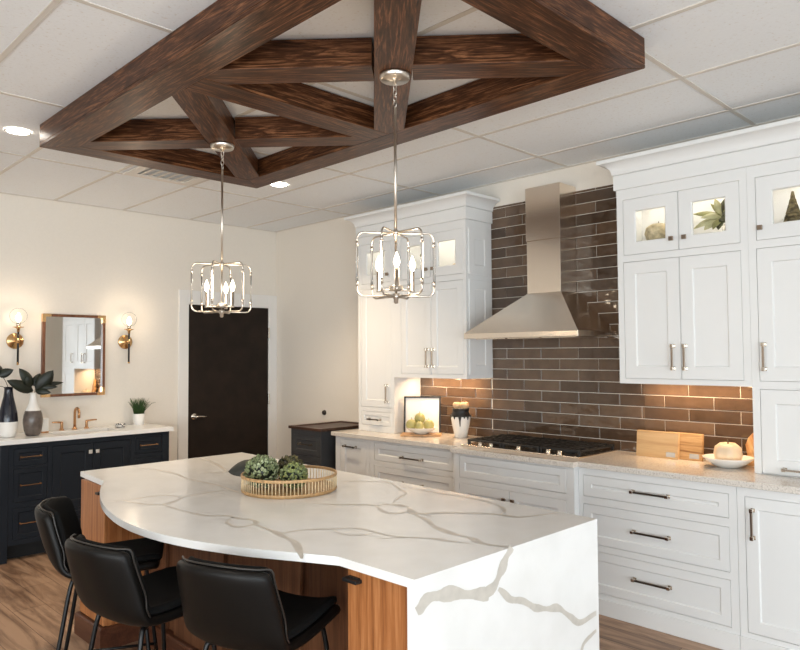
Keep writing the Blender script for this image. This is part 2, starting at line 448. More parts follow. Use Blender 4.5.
hs = [(2.432, 3.318, .712, .870), (2.432, 2.874, .13, .672), (2.876, 3.318, .13, .672)]
c = base('white double-door base cabinet that juts forward under the gas cooktop', TC, 3.885, 2.375, 3.360, hs)
shaker(TC, *hs[0], 'cab_white', c, 'drawer', rail=.045)
for h, ku in zip(hs[1:], (2.842, 2.914)):
    d = shaker(TC, *h, 'cab_white', c); knob(TC, ku, .607, d)
hs = [(1.46, 2.343, .706, .838), (1.46, 2.343, .417, .66), (1.46, 2.343, .126, .378)]
c = base('white three-drawer base cabinet below the cutting boards and white bowl', TD, 3.937, 1.418, 2.373, hs)
for h, z in zip(hs, (.777, .541, .262)):
    d = shaker(TD, *h, 'cab_white', c, 'drawer', rail=.05); pull(TD, 1.90, z, .235, d)
hs = [(.93, 1.378, .124, .836), (.482, .93, .124, .836)]
c = base('white base cabinet with a tall door and vertical handle, nearest at right edge', TD, 3.937, .44, 1.416, hs)
for h, ku in zip(hs, (1.337, .523)):
    d = shaker(TD, *h, 'cab_white', c); pull(TD, ku, .697, .165, d, True, mats=('knob_metal', 'nickel'))
# continuous worktop
mb = MB()
prof = [(XW-.008, .43), (3.907, .43), (3.907, 2.362), (3.855, 2.362), (3.855, 3.378), (3.957, 3.378), (3.957, 4.872), (XW-.008, 4.872)]
mb.loft([[(x, y, .8855) for x, y in prof], [(x, y, CT) for x, y in prof]])
tag(mb.build('countertop', 'counter_stone', bevel=.003), 'long beige speckled stone countertop along the tiled kitchen wall', 'countertop')

# ---- wall units and towers (fronts on x = 4.21)
XU = 4.21; TU = kit(XU); DU = XW - .014 - XU
GZ0, GZ1, LZ0, LZ1, FT = 2.234, 2.594, 1.437, 2.187, 2.662
def upper(label, u0, u1, z0, holes, name):
    c = thing(name, label, 'cabinet', (XW-.02, (u0+u1)/2, z0), 'white wall cabinets')
    carcass(TU, u0, u1, z0, FT, DU, holes, 'cab_white', c, glass=GZ0+.045)
    mb = MB(TU); mb.lathe([(.022, 0), (.022, .005)], ((u0+u1)/2, -.10, FT-.024), 16)
    mb.build('puck_light', 'puck', c)
    return c
# left tower standing on the worktop
hs = [(4.354, 4.748, GZ0, GZ1), (4.354, 4.748, 1.135, LZ1), (4.354, 4.748, .975, 1.096)]
c = upper('tall narrow white tower cabinet with a small drawer, standing on the counter far left', 4.3195, 4.784, CT+.001, hs, 'tower_cabinet')
d = glass_door(TU, *hs[0], 'cab_white', c, rail=.073); knob(TU, 4.39, 2.30, d)
d = shaker(TU, *hs[1], 'cab_white', c); pull(TU, 4.40, 1.26, .165, d, True, mats=('knob_metal', 'nickel'))
d = shaker(TU, *hs[2], 'cab_white', c, 'drawer', rail=.032); pull(TU, 4.562, 1.028, .16, d)
# left double
hs = [(3.888, 4.235, GZ0, GZ1), (3.541, 3.886, GZ0, GZ1), (3.888, 4.235, LZ0, LZ1), (3.541, 3.886, LZ0, LZ1)]
c = upper('white double-door wall cabinet with glass-fronted top, left of the range hood', 3.508, 4.319, 1.405, hs, 'wall_cabinet')
for h, ku in zip(hs, (3.945, 3.893-.03, 3.955, 3.82)):
    if h[2] > 2.2: d = glass_door(TU, *h, 'cab_white', c, rail=.072); knob(TU, 3.888 + (.035 if h[0] > 3.8 else -.035), 2.30, d)
    else: d = shaker(TU, *h, 'cab_white', c); pull(TU, 3.888 + (.033 if h[0] > 3.8 else -.033), 1.57, .16, d, True, mats=('knob_metal', 'nickel'))
TS = lambda p: Vector((p[0], 3.508 - p[1], p[2]))
for z0, z1 in ((2.234, 2.594), (1.437, 2.187)):
    mb = MB(TS); mb.rings_rect(4.243, 4.515, z0, z1, [(0, .0003), (0, .004), (.0015, .0055), (.07, .0055), (.073, .004), (.078, .001)]); mb.build('end_panel', 'cab_white', c)
# right double
hs = [(1.819, 2.180, GZ0-.004, GZ1), (1.458, 1.817, GZ0-.004, GZ1), (1.819, 2.184, LZ0, LZ1), (1.458, 1.817, LZ0, LZ1)]
c = upper('white double-door wall cabinet with glass-fronted top, right of the range hood', 1.4165, 2.223, 1.405, hs, 'wall_cabinet')
for h in hs:
    s_ = .035 if h[0] > 1.8 else -.035
    if h[2] > 2.2: d = glass_door(TU, *h, 'cab_white', c, rail=.076); knob(TU, 1.818 + s_*1.15, 2.303, d)
    else: d = shaker(TU, *h, 'cab_white', c, rail=.075); pull(TU, 1.827 + s_*1.05, 1.573, .16, d, True, mats=('knob_metal', 'nickel'))
# right tower with appliance garage
hs = [(.92, 1.372, GZ0-.002, GZ1), (.92, 1.375, LZ0, LZ1), (.92, 1.376, .9235, 1.393)]
c = upper('tall white tower cabinet with appliance garage door at the right edge, standing on the counter', .88, 1.4155, CT+.001, hs, 'tower_cabinet')
d = glass_door(TU, *hs[0], 'cab_white', c, rail=.08); knob(TU, 1.347, 2.302, d)
d = shaker(TU, *hs[1], 'cab_white', c, rail=.075); pull(TU, 1.345, 1.575, .16, d, True, mats=('knob_metal', 'nickel'))
d = shaker(TU, *hs[2], 'cab_white', c, rail=.075); pull(TU, 1.148, .957, .24, d, mats=('nickel', 'nickel'))
# crowns
def crown(u0, u1, label, ret0, ret1):
    c = thing('crown_moulding', label, 'crown moulding', (XW-.1, (u0+u1)/2, FT), 'white crown mouldings')
    def run(prof, name):
        mb = MB(); rings = []
        for o_, z in prof:
            a = u0 - (o_ if ret0 else 0); e = u1 + (o_ if ret1 else 0)
            rings.append([(XW-.014, a, z), (XU-o_, a, z), (XU-o_, e, z), (XW-.014, e, z)])
        mb.loft(rings); mb.build(name, 'cab_white', c)
    run([(.0, FT+.0005), (.012, FT+.001), (.014, FT+.005), (.014, FT+.094), (.010, FT+.097)], 'frieze_board')
    cov = [(.010, FT+.0975), (.020, FT+.101)]
    for k_ in range(9):
        a = k_/8*PI/2; cov.append((.022 + .064*(1-math.cos(a)), FT+.104 + .066*math.sin(a)))
    cov += [(.090, FT+.172), (.092, FT+.176), (.092, FT+.194), (.089, FT+.197)]
    run(cov, 'cove')
crown(3.508, 4.784, 'white crown moulding over the cabinets left of the range hood', True, True)
crown(.88, 2.223, 'white crown moulding over the cabinets at right of the hood', False, True)

# ------------------------------------------------------------------ range hood
H0, H1, HX = 2.412, 3.378, 4.022
hd = thing('range_hood', 'brushed stainless pyramid range hood on the dark tile wall', 'range hood', (XW-.05, 2.87, 1.71))
wx = XW - .0145
mb = MB(); mb.loft([[(wx, H0, 1.713), (HX, H0, 1.713), (HX, H1, 1.713), (wx, H1, 1.713)], [(wx, H0, 1.752), (HX, H0, 1.752), (HX, H1, 1.752), (wx, H1, 1.752)],
         [(wx, 2.720, 2.042), (4.318, 2.720, 2.042), (4.318, 3.014, 2.042), (wx, 3.014, 2.042)]])
mb.build('canopy', 'steel', hd, bevel=.002)
MB().box((4.32, 2.724, 2.0425), (wx, 3.010, 2.433)).build('lower_chimney', 'steel', hd, bevel=.0015)
MB().box((4.3155, 2.7195, 2.4335), (wx, 3.0145, 2.83)).build('upper_chimney', 'steel', hd, bevel=.0015)
mb = MB()
for k in range(3): mb.box((HX+.06, H0+.05+k*.29, 1.708), (wx-.05, H0+.32+k*.29, 1.7128))
mb.build('grease_filter', 'steel', hd)

# ------------------------------------------------------------------ cooktop
ck = thing('gas_cooktop', 'stainless gas cooktop with black iron grates under the range hood', 'cooktop', (4.25, 2.9, CT))
C0, C1 = 2.405, 3.40
MB().box((3.995, C0, CT), (4.505, C1, CT+.012)).build('pan', 'steel', ck, bevel=.004)
def gr(y0, y1):
    mb = MB(); z = CT+.042; x0, x1 = 4.058, 4.495; t = .007
    for x in (x0, x1): mb.box((x-t, y0, z-.01), (x+t, y1, z+.004))
    for y in (y0+t, y1-t): mb.box((x0, y-t, z-.01), (x1, y+t, z+.004))
    for f in (.2, .35, .5, .65, .8): mb.box((x0, y0+(y1-y0)*f-.0055, z-.004), (x1, y0+(y1-y0)*f+.0055, z+.008))
    for f in (.25, .5, .75): mb.box((x0+(x1-x0)*f-t, y0, z-.006), (x0+(x1-x0)*f+t, y1, z+.006))
    for x in (x0, x1):
        for y in (y0+.012, y1-.012): mb.box((x-.009, y-.009, CT+.012), (x+.009, y+.009, z-.008))
    mb.build('grate', 'iron', ck, bevel=.002, seg=1)
w3 = (C1-C0-.04)/3
for k in range(3): gr(C0+.02+k*w3+.002, C0+.02+(k+1)*w3-.002)
for x, y, r in ((4.17, 2.575, .045), (4.38, 2.575, .038), (4.27, 2.905, .06), (4.17, 3.225, .038), (4.38, 3.225, .045)):
    MB().lathe([(r, 0), (r, .008), (r*.8, .014), (r*.8, .018), (r*.55, .021)], (x, y, CT+.0121), 20).build('burner', 'iron', ck)
for y in (3.235, 3.135, 2.895, 2.655, 2.565):
    MB().lathe([(.019, 0), (.017, .005), (.015, .024), (.012, .027)], (4.026, y, CT+.0122), 18).build('control_knob', 'nickel', ck)

# ------------------------------------------------------------------ charcoal cabinet in the corner
dc = thing('charcoal_cabinet', 'small charcoal drawer cabinet with dark wood top, in the corner by the door', 'cabinet', (4.2, 5.17, 0))
TX = kit(3.91)
hs = [(4.975, 5.375, .69, .865), (4.975, 5.375, .47, .675), (4.975, 5.375, .13, .455)]
carcass(TX, 4.95, 5.40, 0, .9165, XW-.02-3.91, hs, 'cab_charcoal', dc)
for h in hs:
    d = shaker(TX, *h, 'cab_charcoal', dc, 'drawer', rail=.04); pull(TX, 5.17, (h[2]+h[3])/2+.01, .19, d, mats=('nickel', 'nickel'), r=.004)
mb = MB(lambda p: Vector((p[0], p[2], p[1])))
mb.rings_rect(3.885, 4.53, 4.925, 5.412, [(0, .917), (0, .942), (.045, .942), (.052, .932)])
mb.build('wood_top', 'tray_top', dc, bevel=.002)
mb = MB(lambda p: Vector((XW-.0005-p[2], p[0], p[1]))); mb.lathe([(.026, 0), (.026, .005), (.020, .022), (.012, .026)], (5.70, 1.005, 0), 18)
tag(mb.build('wall_outlet', 'outlet_dark'), 'small round dark plug on the beige wall above the charcoal cabinet', 'outlet')

# ------------------------------------------------------------------ island
isl = thing('island_cabinet', 'walnut island base with end cabinets under the white veined top', 'kitchen island', (2.1, 2.9, 0))
TI = kit(1.575)
MB().box((1.82, 1.536, .12), (2.60, 4.22, .8845)).build('body', 'walnut_deep', isl)
for y0, y1, z in ((1.5365, 1.852, 0), (3.902, 4.247, 0)):
    MB().box((1.595, y0, .1205), (1.8195, y1, .8845)).build('end_post', 'walnut', isl, bevel=.002)
    d = MB(TI).box((y0+.003, -.0195, .124), (y1-.003, 0, .882)).build('door', 'walnut', isl, bevel=.002)
    mb = MB(TI)
    yk = (1.775, 1.845) if y0 < 2 else (3.925, 3.965)
    mb.box((yk[0], .0003, .836), (yk[1], .030, .848)); mb.box((yk[0]+.008, .0003, .832), (yk[1]-.008, .012, .852)) 
    mb.build('pull', 'black', d, bevel=.002)
# knee wall panels with dark reveals between
for a, c_ in ((1.855, 2.355), (2.42, 2.955), (3.035, 3.535), (3.630, 3.899)):
    MB().box((1.798, a, .1205), (1.8195, c_, .8845)).build('knee_panel', 'walnut_deep', isl, bevel=.002)
mb = MB(); pr = [(1.552, 1.536), (1.552, 1.87), (1.77, 1.87), (1.77, 3.885), (1.552, 3.885), (1.552, 4.26), (2.62, 4.26), (2.62, 1.536)]
mb.loft([[(x, y, 0) for x, y in pr], [(x, y, .112) for x, y in pr], [(x, y, .12) for x, y in [(1.562, 1.536), (1.562, 1.862), (1.78, 1.862), (1.78, 3.893), (1.562, 3.893), (1.562, 4.25), (2.61, 4.25), (2.61, 1.536)]]])
mb.build('plinth', 'walnut_plinth', isl)
# veined quartz top with waterfall
IT = .915
edge = [(1.600, 4.325), (1.5685, 3.92), (1.566, 3.895)]
cur = [(1.566, 3.895), (1.535, 3.83), (1.486, 3.735), (1.397, 3.523), (1.318, 3.28), (1.268, 3.05), (1.248, 2.88), (1.246, 2.72), (1.260, 2.58), (1.283, 2.465), (1.311, 2.365), (1.371, 2.199), (1.41, 2.115), (1.474, 1.99), (1.541, 1.856)]
edge += [tuple(p)[:2] for p in smooth_pts([(x, y, 0) for x, y in cur], 4)][1:]
edge += [(1.546, 1.503), (2.636, 1.506), (2.705, 4.325)]
it = thing('island_countertop', 'white quartz island top with grey-beige veins, curved seating side and waterfall end', 'countertop', (2.1, 2.9, IT))
mb = MB()
mb.loft([[(x, y, .8855) for x, y in edge], [(x, y, IT) for x, y in edge]])
RIB = [0]
def ribbon(pts, w, plane):
    RIB[0] += 1; lift = RIB[0]*.00003
    P = smooth_pts([(a, b_, 0) for a, b_ in pts], 7); L = []; Rr = []
    rr = random.Random(int(abs(pts[0][0]) * 1e4)); ph = rr.uniform(0, 6)
    for i, p in enumerate(P):
        d = (P[min(i+1, len(P)-1)] - P[max(i-1, 0)]); d.z = 0; d.normalize(); nrm = Vector((-d.y, d.x, 0))
        k_ = i / (len(P)-1); e = min(1, .35 + 3*k_, .35 + 3*(1-k_)) if plane == 'top' else min(1, .8 + 2*k_, .8 + 2*(1-k_))
        ww = w * (1.15 if plane == 'top' else .85) * e * (1 + .32*math.sin(i*.55+ph) + .05*rr.uniform(-1, 1)); w2 = w * (1.15 if plane == 'top' else .85) * e * (1 + .32*math.sin(i*.41+ph*2) + .05*rr.uniform(-1, 1))
        L.append(p + nrm*ww); Rr.append(p - nrm*w2)
    for i in range(len(P)-1):
        q = [L[i], Rr[i], Rr[i+1], L[i+1]]
        mb.f([mb.v((v_.x, v_.y, IT+.0003+lift) if plane == 'top' else (v_.x, 1.503+.003*(v_.x-1.546)/1.09-.0003-lift, v_.y)) for v_ in q])
TOPV = [
(0.0078000000000000005, [(2.376, 4.315), (2.337, 4.115), (2.275, 3.884), (2.221, 3.736), (2.164, 3.667), (2.093, 3.743)]) ,
(0.006500000000000001, [(1.867, 4.25), (1.939, 4.063), (1.951, 3.832), (1.92, 3.626), (1.93, 3.397), (1.929, 3.244), (1.911, 3.118), (1.929, 3.053)]) ,
(0.006500000000000001, [(1.363, 3.345), (1.436, 3.293), (1.517, 3.309), (1.616, 3.275), (1.649, 3.187), (1.683, 3.177), (1.784, 3.188), (1.894, 3.184), (1.992, 3.177)]) ,
(0.0091, [(1.42, 3.31), (1.446, 3.178), (1.511, 3.086), (1.585, 3.112), (1.652, 3.167)]) ,
(0.0091, [(1.511, 3.086), (1.512, 2.92), (1.525, 2.767), (1.562, 2.707), (1.602, 2.652), (1.607, 2.581), (1.631, 2.524), (1.613, 2.468), (1.549, 2.451), (1.516, 2.491), (1.54, 2.569), (1.602, 2.632)]) ,
(0.0117, [(1.595, 2.469), (1.587, 2.331), (1.574, 2.246), (1.55, 2.132), (1.499, 2.018), (1.438, 1.929)]) ,
(0.006500000000000001, [(1.573, 2.278), (1.588, 2.252), (1.682, 2.236), (1.763, 2.168), (1.84, 2.11), (1.851, 2.021), (1.852, 1.925), (1.909, 1.825), (1.968, 1.744)]) ,
(0.005200000000000001, [(1.762, 2.152), (1.741, 2.067), (1.79, 2.01), (1.844, 2.007)]) ,
(0.0091, [(2.003, 2.625), (2.05, 2.521), (2.12, 2.447), (2.18, 2.362), (2.245, 2.317), (2.261, 2.254), (2.218, 2.177), (2.195, 2.098), (2.197, 2.029)]) ,
(0.0091, [(2.18, 2.362), (2.111, 2.24), (2.135, 2.173), (2.206, 2.168)]) ,
(0.006500000000000001, [(2.241, 2.321), (2.344, 2.386), (2.473, 2.464), (2.537, 2.582), (2.591, 2.673), (2.604, 2.763), (2.459, 2.939)]) ,
(0.010400000000000001, [(2.23, 2.359), (2.241, 2.267), (2.246, 2.222), (2.184, 2.137), (2.209, 2.09), (2.306, 2.01), (2.372, 1.919), (2.419, 1.842), (2.433, 1.757), (2.514, 1.721), (2.617, 1.684)]) ,
(0.0078000000000000005, [(2.422, 1.838), (2.501, 1.88), (2.565, 1.968), (2.597, 2.1), (2.585, 2.338), (2.572, 2.601)]) ,
(0.0117, [(2.184, 2.137), (2.136, 2.014), (2.08, 1.911), (2.038, 1.778), (2.039, 1.695), (2.013, 1.617), (2.019, 1.551), (2.052, 1.507)]) ,
(0.005200000000000001, [(1.785, 1.932), (1.859, 1.882), (1.922, 1.806), (1.954, 1.704), (1.987, 1.633)]) ,
]
FACEV = [
(0.0216, [(2.039, 0.918), (2.008, 0.883), (1.977, 0.844), (1.939, 0.808), (1.881, 0.785)]) ,
(0.0234, [(1.553, 0.819), (1.585, 0.835), (1.645, 0.844), (1.72, 0.832), (1.826, 0.802), (1.91, 0.784)]) ,
(0.014400000000000001, [(1.961, 0.789), (2.013, 0.75), (2.074, 0.721), (2.154, 0.687), (2.204, 0.659), (2.273, 0.643), (2.344, 0.625), (2.417, 0.571), (2.493, 0.535), (2.615, 0.534)]) ,
(0.0108, [(2.613, 0.466), (2.541, 0.455), (2.499, 0.421), (2.487, 0.353)]) ,
]
mb.slot(1)
for w, pts in TOPV: ribbon(pts, w, 'top')
slab = mb.build('slab', ['quartz', 'vein'], it)
mb = MB()
mb.loft([[(1.5465, 1.503, z_), (2.636, 1.506, z_), (2.636, 1.5355, z_), (1.5465, 1.5355, z_)] for z_ in (0, .88545)])
mb.slot(1)
for w, pts in FACEV: ribbon(pts, w, 'face')
mb.build('waterfall_panel', ['quartz', 'vein'], it)

# ------------------------------------------------------------------ vanity
VF = 6.05; TV = vit(VF)
vn = thing('vanity_cabinet', 'navy bathroom vanity cabinet against the back wall', 'cabinet', (2.32, 6.3, 0))
vh = [(1.728, 1.978, .74, .878), (1.728, 1.978, .456, .72), (1.728, 1.978, .167, .416), (2.016, 2.338, .352, .872), (2.340, 2.659, .352, .872), (2.016, 2.659, .167, .324), (2.702, 2.948, .737, .88), (2.702, 2.948, .456, .694), (2.702, 2.948, .167, .416)]
mb = MB(TV); mb.box((1.632, -.515, .13), (3.018, -.0195, .785)); mb.box((1.632, -.515, .7855), (1.652, -.0195, .9145)); mb.box((2.998, -.515, .7855), (3.018, -.0195, .9145)); mb.build('body', 'cab_navy', vn)
MB(TV).plate(1.694, 2.956, .128, .9145, vh, -.0194, 0).build('face_frame', 'cab_navy', vn)
for x0, x1 in ((1.631, 1.693), (2.957, 3.019)): MB(TV).box((x0, -.06, 0), (x1, .004, .9145)).build('leg', 'cab_navy', vn, bevel=.003)
MB(TV).box((1.70, -.50, 0), (2.95, -.12, .1295)).build('toe_kick', 'toe_black', vn)
for i, h in enumerate(vh):
    isdoor = i in (3, 4)
    d = shaker(TV, *h, 'cab_navy', vn, 'door' if isdoor else 'drawer', rail=.06 if isdoor else .035)
    if isdoor: knob(TV, 2.339 + (-.029 if i == 3 else .029), .80, d, 'nickel', .016)
    else: pull(TV, (h[0]+h[1])/2, (h[2]+h[3])/2, .155 if i != 5 else .2, d, mats=('copper', 'copper'), r=.0035, out=.026, foot=.006)
vt = MB(lambda p: Vector((p[0], p[2], p[1])))
vt.plate(1.615, 3.048, 6.018, 6.5725, [(2.08, 2.60, 6.13, 6.40)], .915, .951)
tag(vt.build('vanity_countertop', 'quartz', bevel=.002), 'white stone vanity top with an undermount sink on the navy cabinet', 'countertop')
mb = MB(lambda p: Vector((p[0], p[2], p[1])))
mb.loft([[(2.06, .9145, 6.11), (2.62, .9145, 6.11), (2.62, .9145, 6.42), (2.06, .9145, 6.42)], [(2.082, .9145, 6.132), (2.598, .9145, 6.132), (2.598, .9145, 6.398), (2.082, .9145, 6.398)],
         [(2.10, .80, 6.15), (2.58, .80, 6.15), (2.58, .80, 6.38), (2.10, .80, 6.38)], [(2.30, .79, 6.25), (2.38, .79, 6.25), (2.38, .79, 6.28), (2.30, .79, 6.28)]], True, False, True)
tag(mb.build('sink_basin', 'ceramic_white'), 'white undermount sink basin in the vanity top', 'sink')
VT = .951
fa = thing('sink_faucet', 'copper gooseneck faucet with two lever handles on the vanity', 'faucet', (2.345, 6.49, VT))
mb = MB(); mb.lathe([(.024, 0), (.022, .008), (.014, .016), (.0125, .03)], (2.345, 6.49, VT), 20)
arc = [(2.345, 6.49, VT+.02), (2.345, 6.49, VT+.14)] + [(2.345 + .0*a, 6.49 - .05*(1-math.cos(a)), VT+.14 + .05*math.sin(a)) for a in [PI*k_/10 for k_ in range(1, 11)]] + [(2.345, 6.39, VT+.105)]
mb.tube(arc, .0115, 12); mb.build('spout', 'copper', fa)
for x, dx in ((2.235, -.085), (2.448, .085)):
    mb = MB(); mb.lathe([(.022, 0), (.020, .008), (.012, .018), (.0115, .065), (.010, .075)], (x, 6.49, VT), 18)
    mb.tube([(x, 6.49, VT+.068), (x+dx*.5, 6.485, VT+.073), (x+dx, 6.475, VT+.075)], [.0085, .0075, .006], 10); mb.build('lever_handle', 'copper', fa)
# vases
def leaf(mb, base, tip, w, nrm=(0, -1, .3), bend=.0, seg=7):
    b0, t0 = Vector(base), Vector(tip); d = t0 - b0; nrm = Vector(nrm).normalized()
    side = d.cross(nrm).normalized(); nn = side.cross(d).normalized()
    rows = []
    for i in range(seg+1):
        f = i/seg; ww = w*.5*(math.sin(PI*min(1, f**.8*.97+.03)))**.75
        c_ = b0 + d*f + nn*(bend*math.sin(PI*f))
        rows.append([c_ + side*ww - nn*.12*ww, c_ + side*ww*.5 - nn*.02*ww, c_ + nn*.18*ww, c_ - side*ww*.5 - nn*.02*ww, c_ - side*ww - nn*.12*ww])
    th = nn*.0012
    top = [[mb.v(p+th) for p in r] for r in rows]; bot = [[mb.v(p-th) for p in r] for r in rows]
    for i in range(seg):
        for j in range(4):
            mb.f([top[i][j], top[i][j+1], top[i+1][j+1], top[i+1][j]], True); mb.f([bot[i][j], bot[i+1][j], bot[i+1][j+1], bot[i][j+1]], True)
        for j in (0, 4): mb.f([top[i][j], top[i+1][j], bot[i+1][j], bot[i][j]])
vs = thing('vase', 'tall navy vase with a white base, at the left end of the vanity', 'vase', (1.745, 6.27, VT))
pr = [(.045, 0), (.058, .01), (.066, .05), (.072, .11), (.072, .14), (.066, .20), (.050, .27), (.036, .33), (.031, .38), (.033, .405)]
mb = MB(); mb.slot(0); mb.lathe([p for p in pr if p[1] <= .115] + [(.072, .125)], (1.745, 6.27, VT), 32, caps=(True, False)); mb.slot(1)
mb.lathe([(.072, .125), (.072, .14), (.066, .20), (.050, .27), (.036, .33), (.031, .38), (.033, .405), (.027, .403), (.026, .38)], (1.745, 6.27, VT), 32, caps=(False, True))
mb.build('body', ['ceramic_white', 'ink_navy'], vs)
lf = thing('leaf_sprig', 'single dark leaf on a thin stem in the navy vase', 'foliage', (1.745, 6.27, VT+.39))
mb = MB(); mb.tube([(1.745, 6.27, VT+.385), (1.725, 6.26, VT+.44), (1.69, 6.25, VT+.50)], .0025, 6); mb.tube([(1.745, 6.27, VT+.385), (1.70, 6.28, VT+.41), (1.63, 6.29, VT+.425)], .0025, 6); mb.build('stalk', 'stem', lf)
mb = MB(); leaf(mb, (1.66, 6.25, VT+.50), (1.765, 6.22, VT+.545), .075); leaf(mb, (1.69, 6.25, VT+.50), (1.60, 6.22, VT+.60), .09); mb.build('leaf', 'leaf_dark', lf)
vs = thing('vase', 'grey-brown vase with a white neck, right of the navy vase', 'vase', (1.925, 6.25, VT))
mb = MB(); mb.slot(1); mb.lathe([(.045, 0), (.055, .008), (.067, .05), (.074, .10), (.075, .13), (.070, .17), (.061, .20), (.059, .205)], (1.925, 6.25, VT), 32, caps=(True, False)); mb.slot(0)
mb.lathe([(.059, .205), (.045, .235), (.033, .27), (.026, .31), (.025, .345), (.028, .352), (.022, .35), (.021, .33)], (1.925, 6.25, VT), 32, caps=(False, True))
plain('vase_grey', (.12, .095, .082), .25, noise=.25, nscale=25)
mb.build('body', ['ceramic_white', 'vase_grey'], vs)
lf = thing('leaf_bunch', 'bunch of broad dark leaves in the grey-brown vase', 'foliage', (1.925, 6.25, VT+.34))
o_ = Vector((1.928, 6.25, VT+.345))
mb = MB(); 
for dx, dz in ((-.05, .07), (.03, .09), (.06, .06)): mb.tube([o_ - Vector((0, 0, .03)), o_ + Vector((dx*.5, 0, dz*.6)), o_ + Vector((dx, -.01, dz))], .0022, 6)
mb.build('stalk', 'stem', lf)
for dx0, dz0, dx1, dz1, w, dy in ((-.01, .02, -.215, .115, .095, -.04), (-.02, .07, -.12, .21, .085, -.02), (.02, .02, .13, .19, .12, -.06), (.06, .06, .225, .085, .04, -.03), (.03, .05, .165, .05, .05, -.07), (.01, .02, .11, .005, .055, -.08), (.0, .06, .05, .165, .075, .01), (-.03, .05, -.07, .14, .07, -.05)):
    mb = MB(); leaf(mb, o_ + Vector((dx0, -.01, dz0)), o_ + Vector((dx1, dy, dz1)), w, (random.uniform(-.3, .3), -1, random.uniform(.1, .6)), .012); mb.build('leaf', 'leaf_dark', lf)
mb = MB(); mb.slot(0); mb.box((2.035, 6.37, VT+.013), (2.088, 6.42, VT+.125)); mb.slot(1); mb.box((2.033, 6.368, VT), (2.090, 6.422, VT+.013))
tag(mb.build('soap_box', ['paper', 'copper'], bevel=.003), 'small white upright box with copper foot behind the grey-brown vase', 'box')
# patterned dish
mb = MB(); mb.lathe([(.034, 0), (.044, .003), (.047, .032), (.044, .033), (.041, .008), (.0, .007)], (2.70, 6.36, VT), 28, caps=(True, False))
m, nt, b = newmat('zigzag'); pset(b, (.8, .8, .78), .3)
w_ = node(nt, 'ShaderNodeTexChecker', i_Scale=75.); w_.inputs['Color1'].default_value = (.02, .02, .02, 1); w_.inputs['Color2'].default_value = (.85, .83, .8, 1)
nt.links.new(coords(nt), w_.inputs['Vector']); nt.links.new(w_.outputs['Color'], b.inputs['Base Color'])
tag(mb.build('patterned_dish', 'zigzag'), 'small round black and white checked dish on the vanity', 'dish')
# potted grass
pg = thing('potted_grass', 'white pot of spiky green grass at the right end of the vanity', 'plant', (2.915, 6.45, VT))
MB().lathe([(.044, 0), (.047, .004), (.055, .104), (.052, .106), (.048, .085), (0, .085)], (2.915, 6.45, VT), 28, caps=(True, False)).build('pot', 'pot_white', pg)
mb = MB(); rg = random.Random(5)
for k in range(170):
    a = rg.uniform(0, 2*PI); r0 = .04*math.sqrt(rg.random()); lean = rg.uniform(.0, .055); h = rg.uniform(.10, .172)
    bx, by = 2.915 + r0*math.cos(a), 6.45 + r0*math.sin(a)
    mb.tube([(bx, by, VT+.085), (bx+lean*.4*math.cos(a), by+lean*.4*math.sin(a), VT+.085+h*.55), (bx+lean*math.cos(a)*1.3, by+lean*math.sin(a)*1.1, VT+.085+h)], [.0028, .0024, .0006], 4)
for tx, tz in ((.155, .125), (-.10, .125), (.10, .13)): mb.tube([(2.915, 6.44, VT+.085), (2.915+tx*.45, 6.43, VT+.085+tz*.55), (2.915+tx*.75, 6.43, VT+.085+tz*.9), (2.915+tx, 6.43, VT+.08+tz)], [.0025, .0022, .0018, .0006], 4)
mb.build('blades', 'grass_green', pg)['kind'] = 'stuff'
# mirror
mr = thing('wall_mirror', 'rectangular mirror with wood frame and brass corners above the vanity', 'mirror', (2.354, YB, 1.61))
X0, X1, Z0, Z1 = 2.082, 2.626, 1.245, 1.976
TM = lambda p: Vector((p[0], YB-.001-p[1], p[2]))
fw = .023
MB(TM).box((X0+fw*.5, 0, Z0+fw*.5), (X1-fw*.5, .016, Z1-fw*.5)).build('mirror_glass', 'mirror', mr)
mb = MB(TM); mb.box((X0, 0, Z0), (X0+fw, .04, Z1)); mb.box((X1-fw, 0, Z0), (X1, .04, Z1)); mb.box((X0+fw, 0, Z0), (X1-fw, .04, Z0+fw)); mb.box((X0+fw, 0, Z1-fw), (X1-fw, .04, Z1))
mb.build('frame', 'mirror_wood', mr, bevel=.001)
for sx in (0, 1):
    for sz in (0, 1):
        mb = MB(TM); e = .0012; L = .07
        ux = (X0-e, X0+fw+e) if sx == 0 else (X1-fw-e, X1+e); lz = (Z0-e, Z0+L) if sz == 0 else (Z1-L, Z1+e)
        mb.box((ux[0], 0, lz[0]), (ux[1], .0412, lz[1]))
        ax = (X0+fw+e, X0+L) if sx == 0 else (X1-L, X1-fw-e); az = (Z0-e, Z0+fw+e) if sz == 0 else (Z1-fw-e, Z1+e)
        mb.box((ax[0], 0, az[0]), (ax[1], .0412, az[1])); mb.build('brass_corner', 'brass', mr)
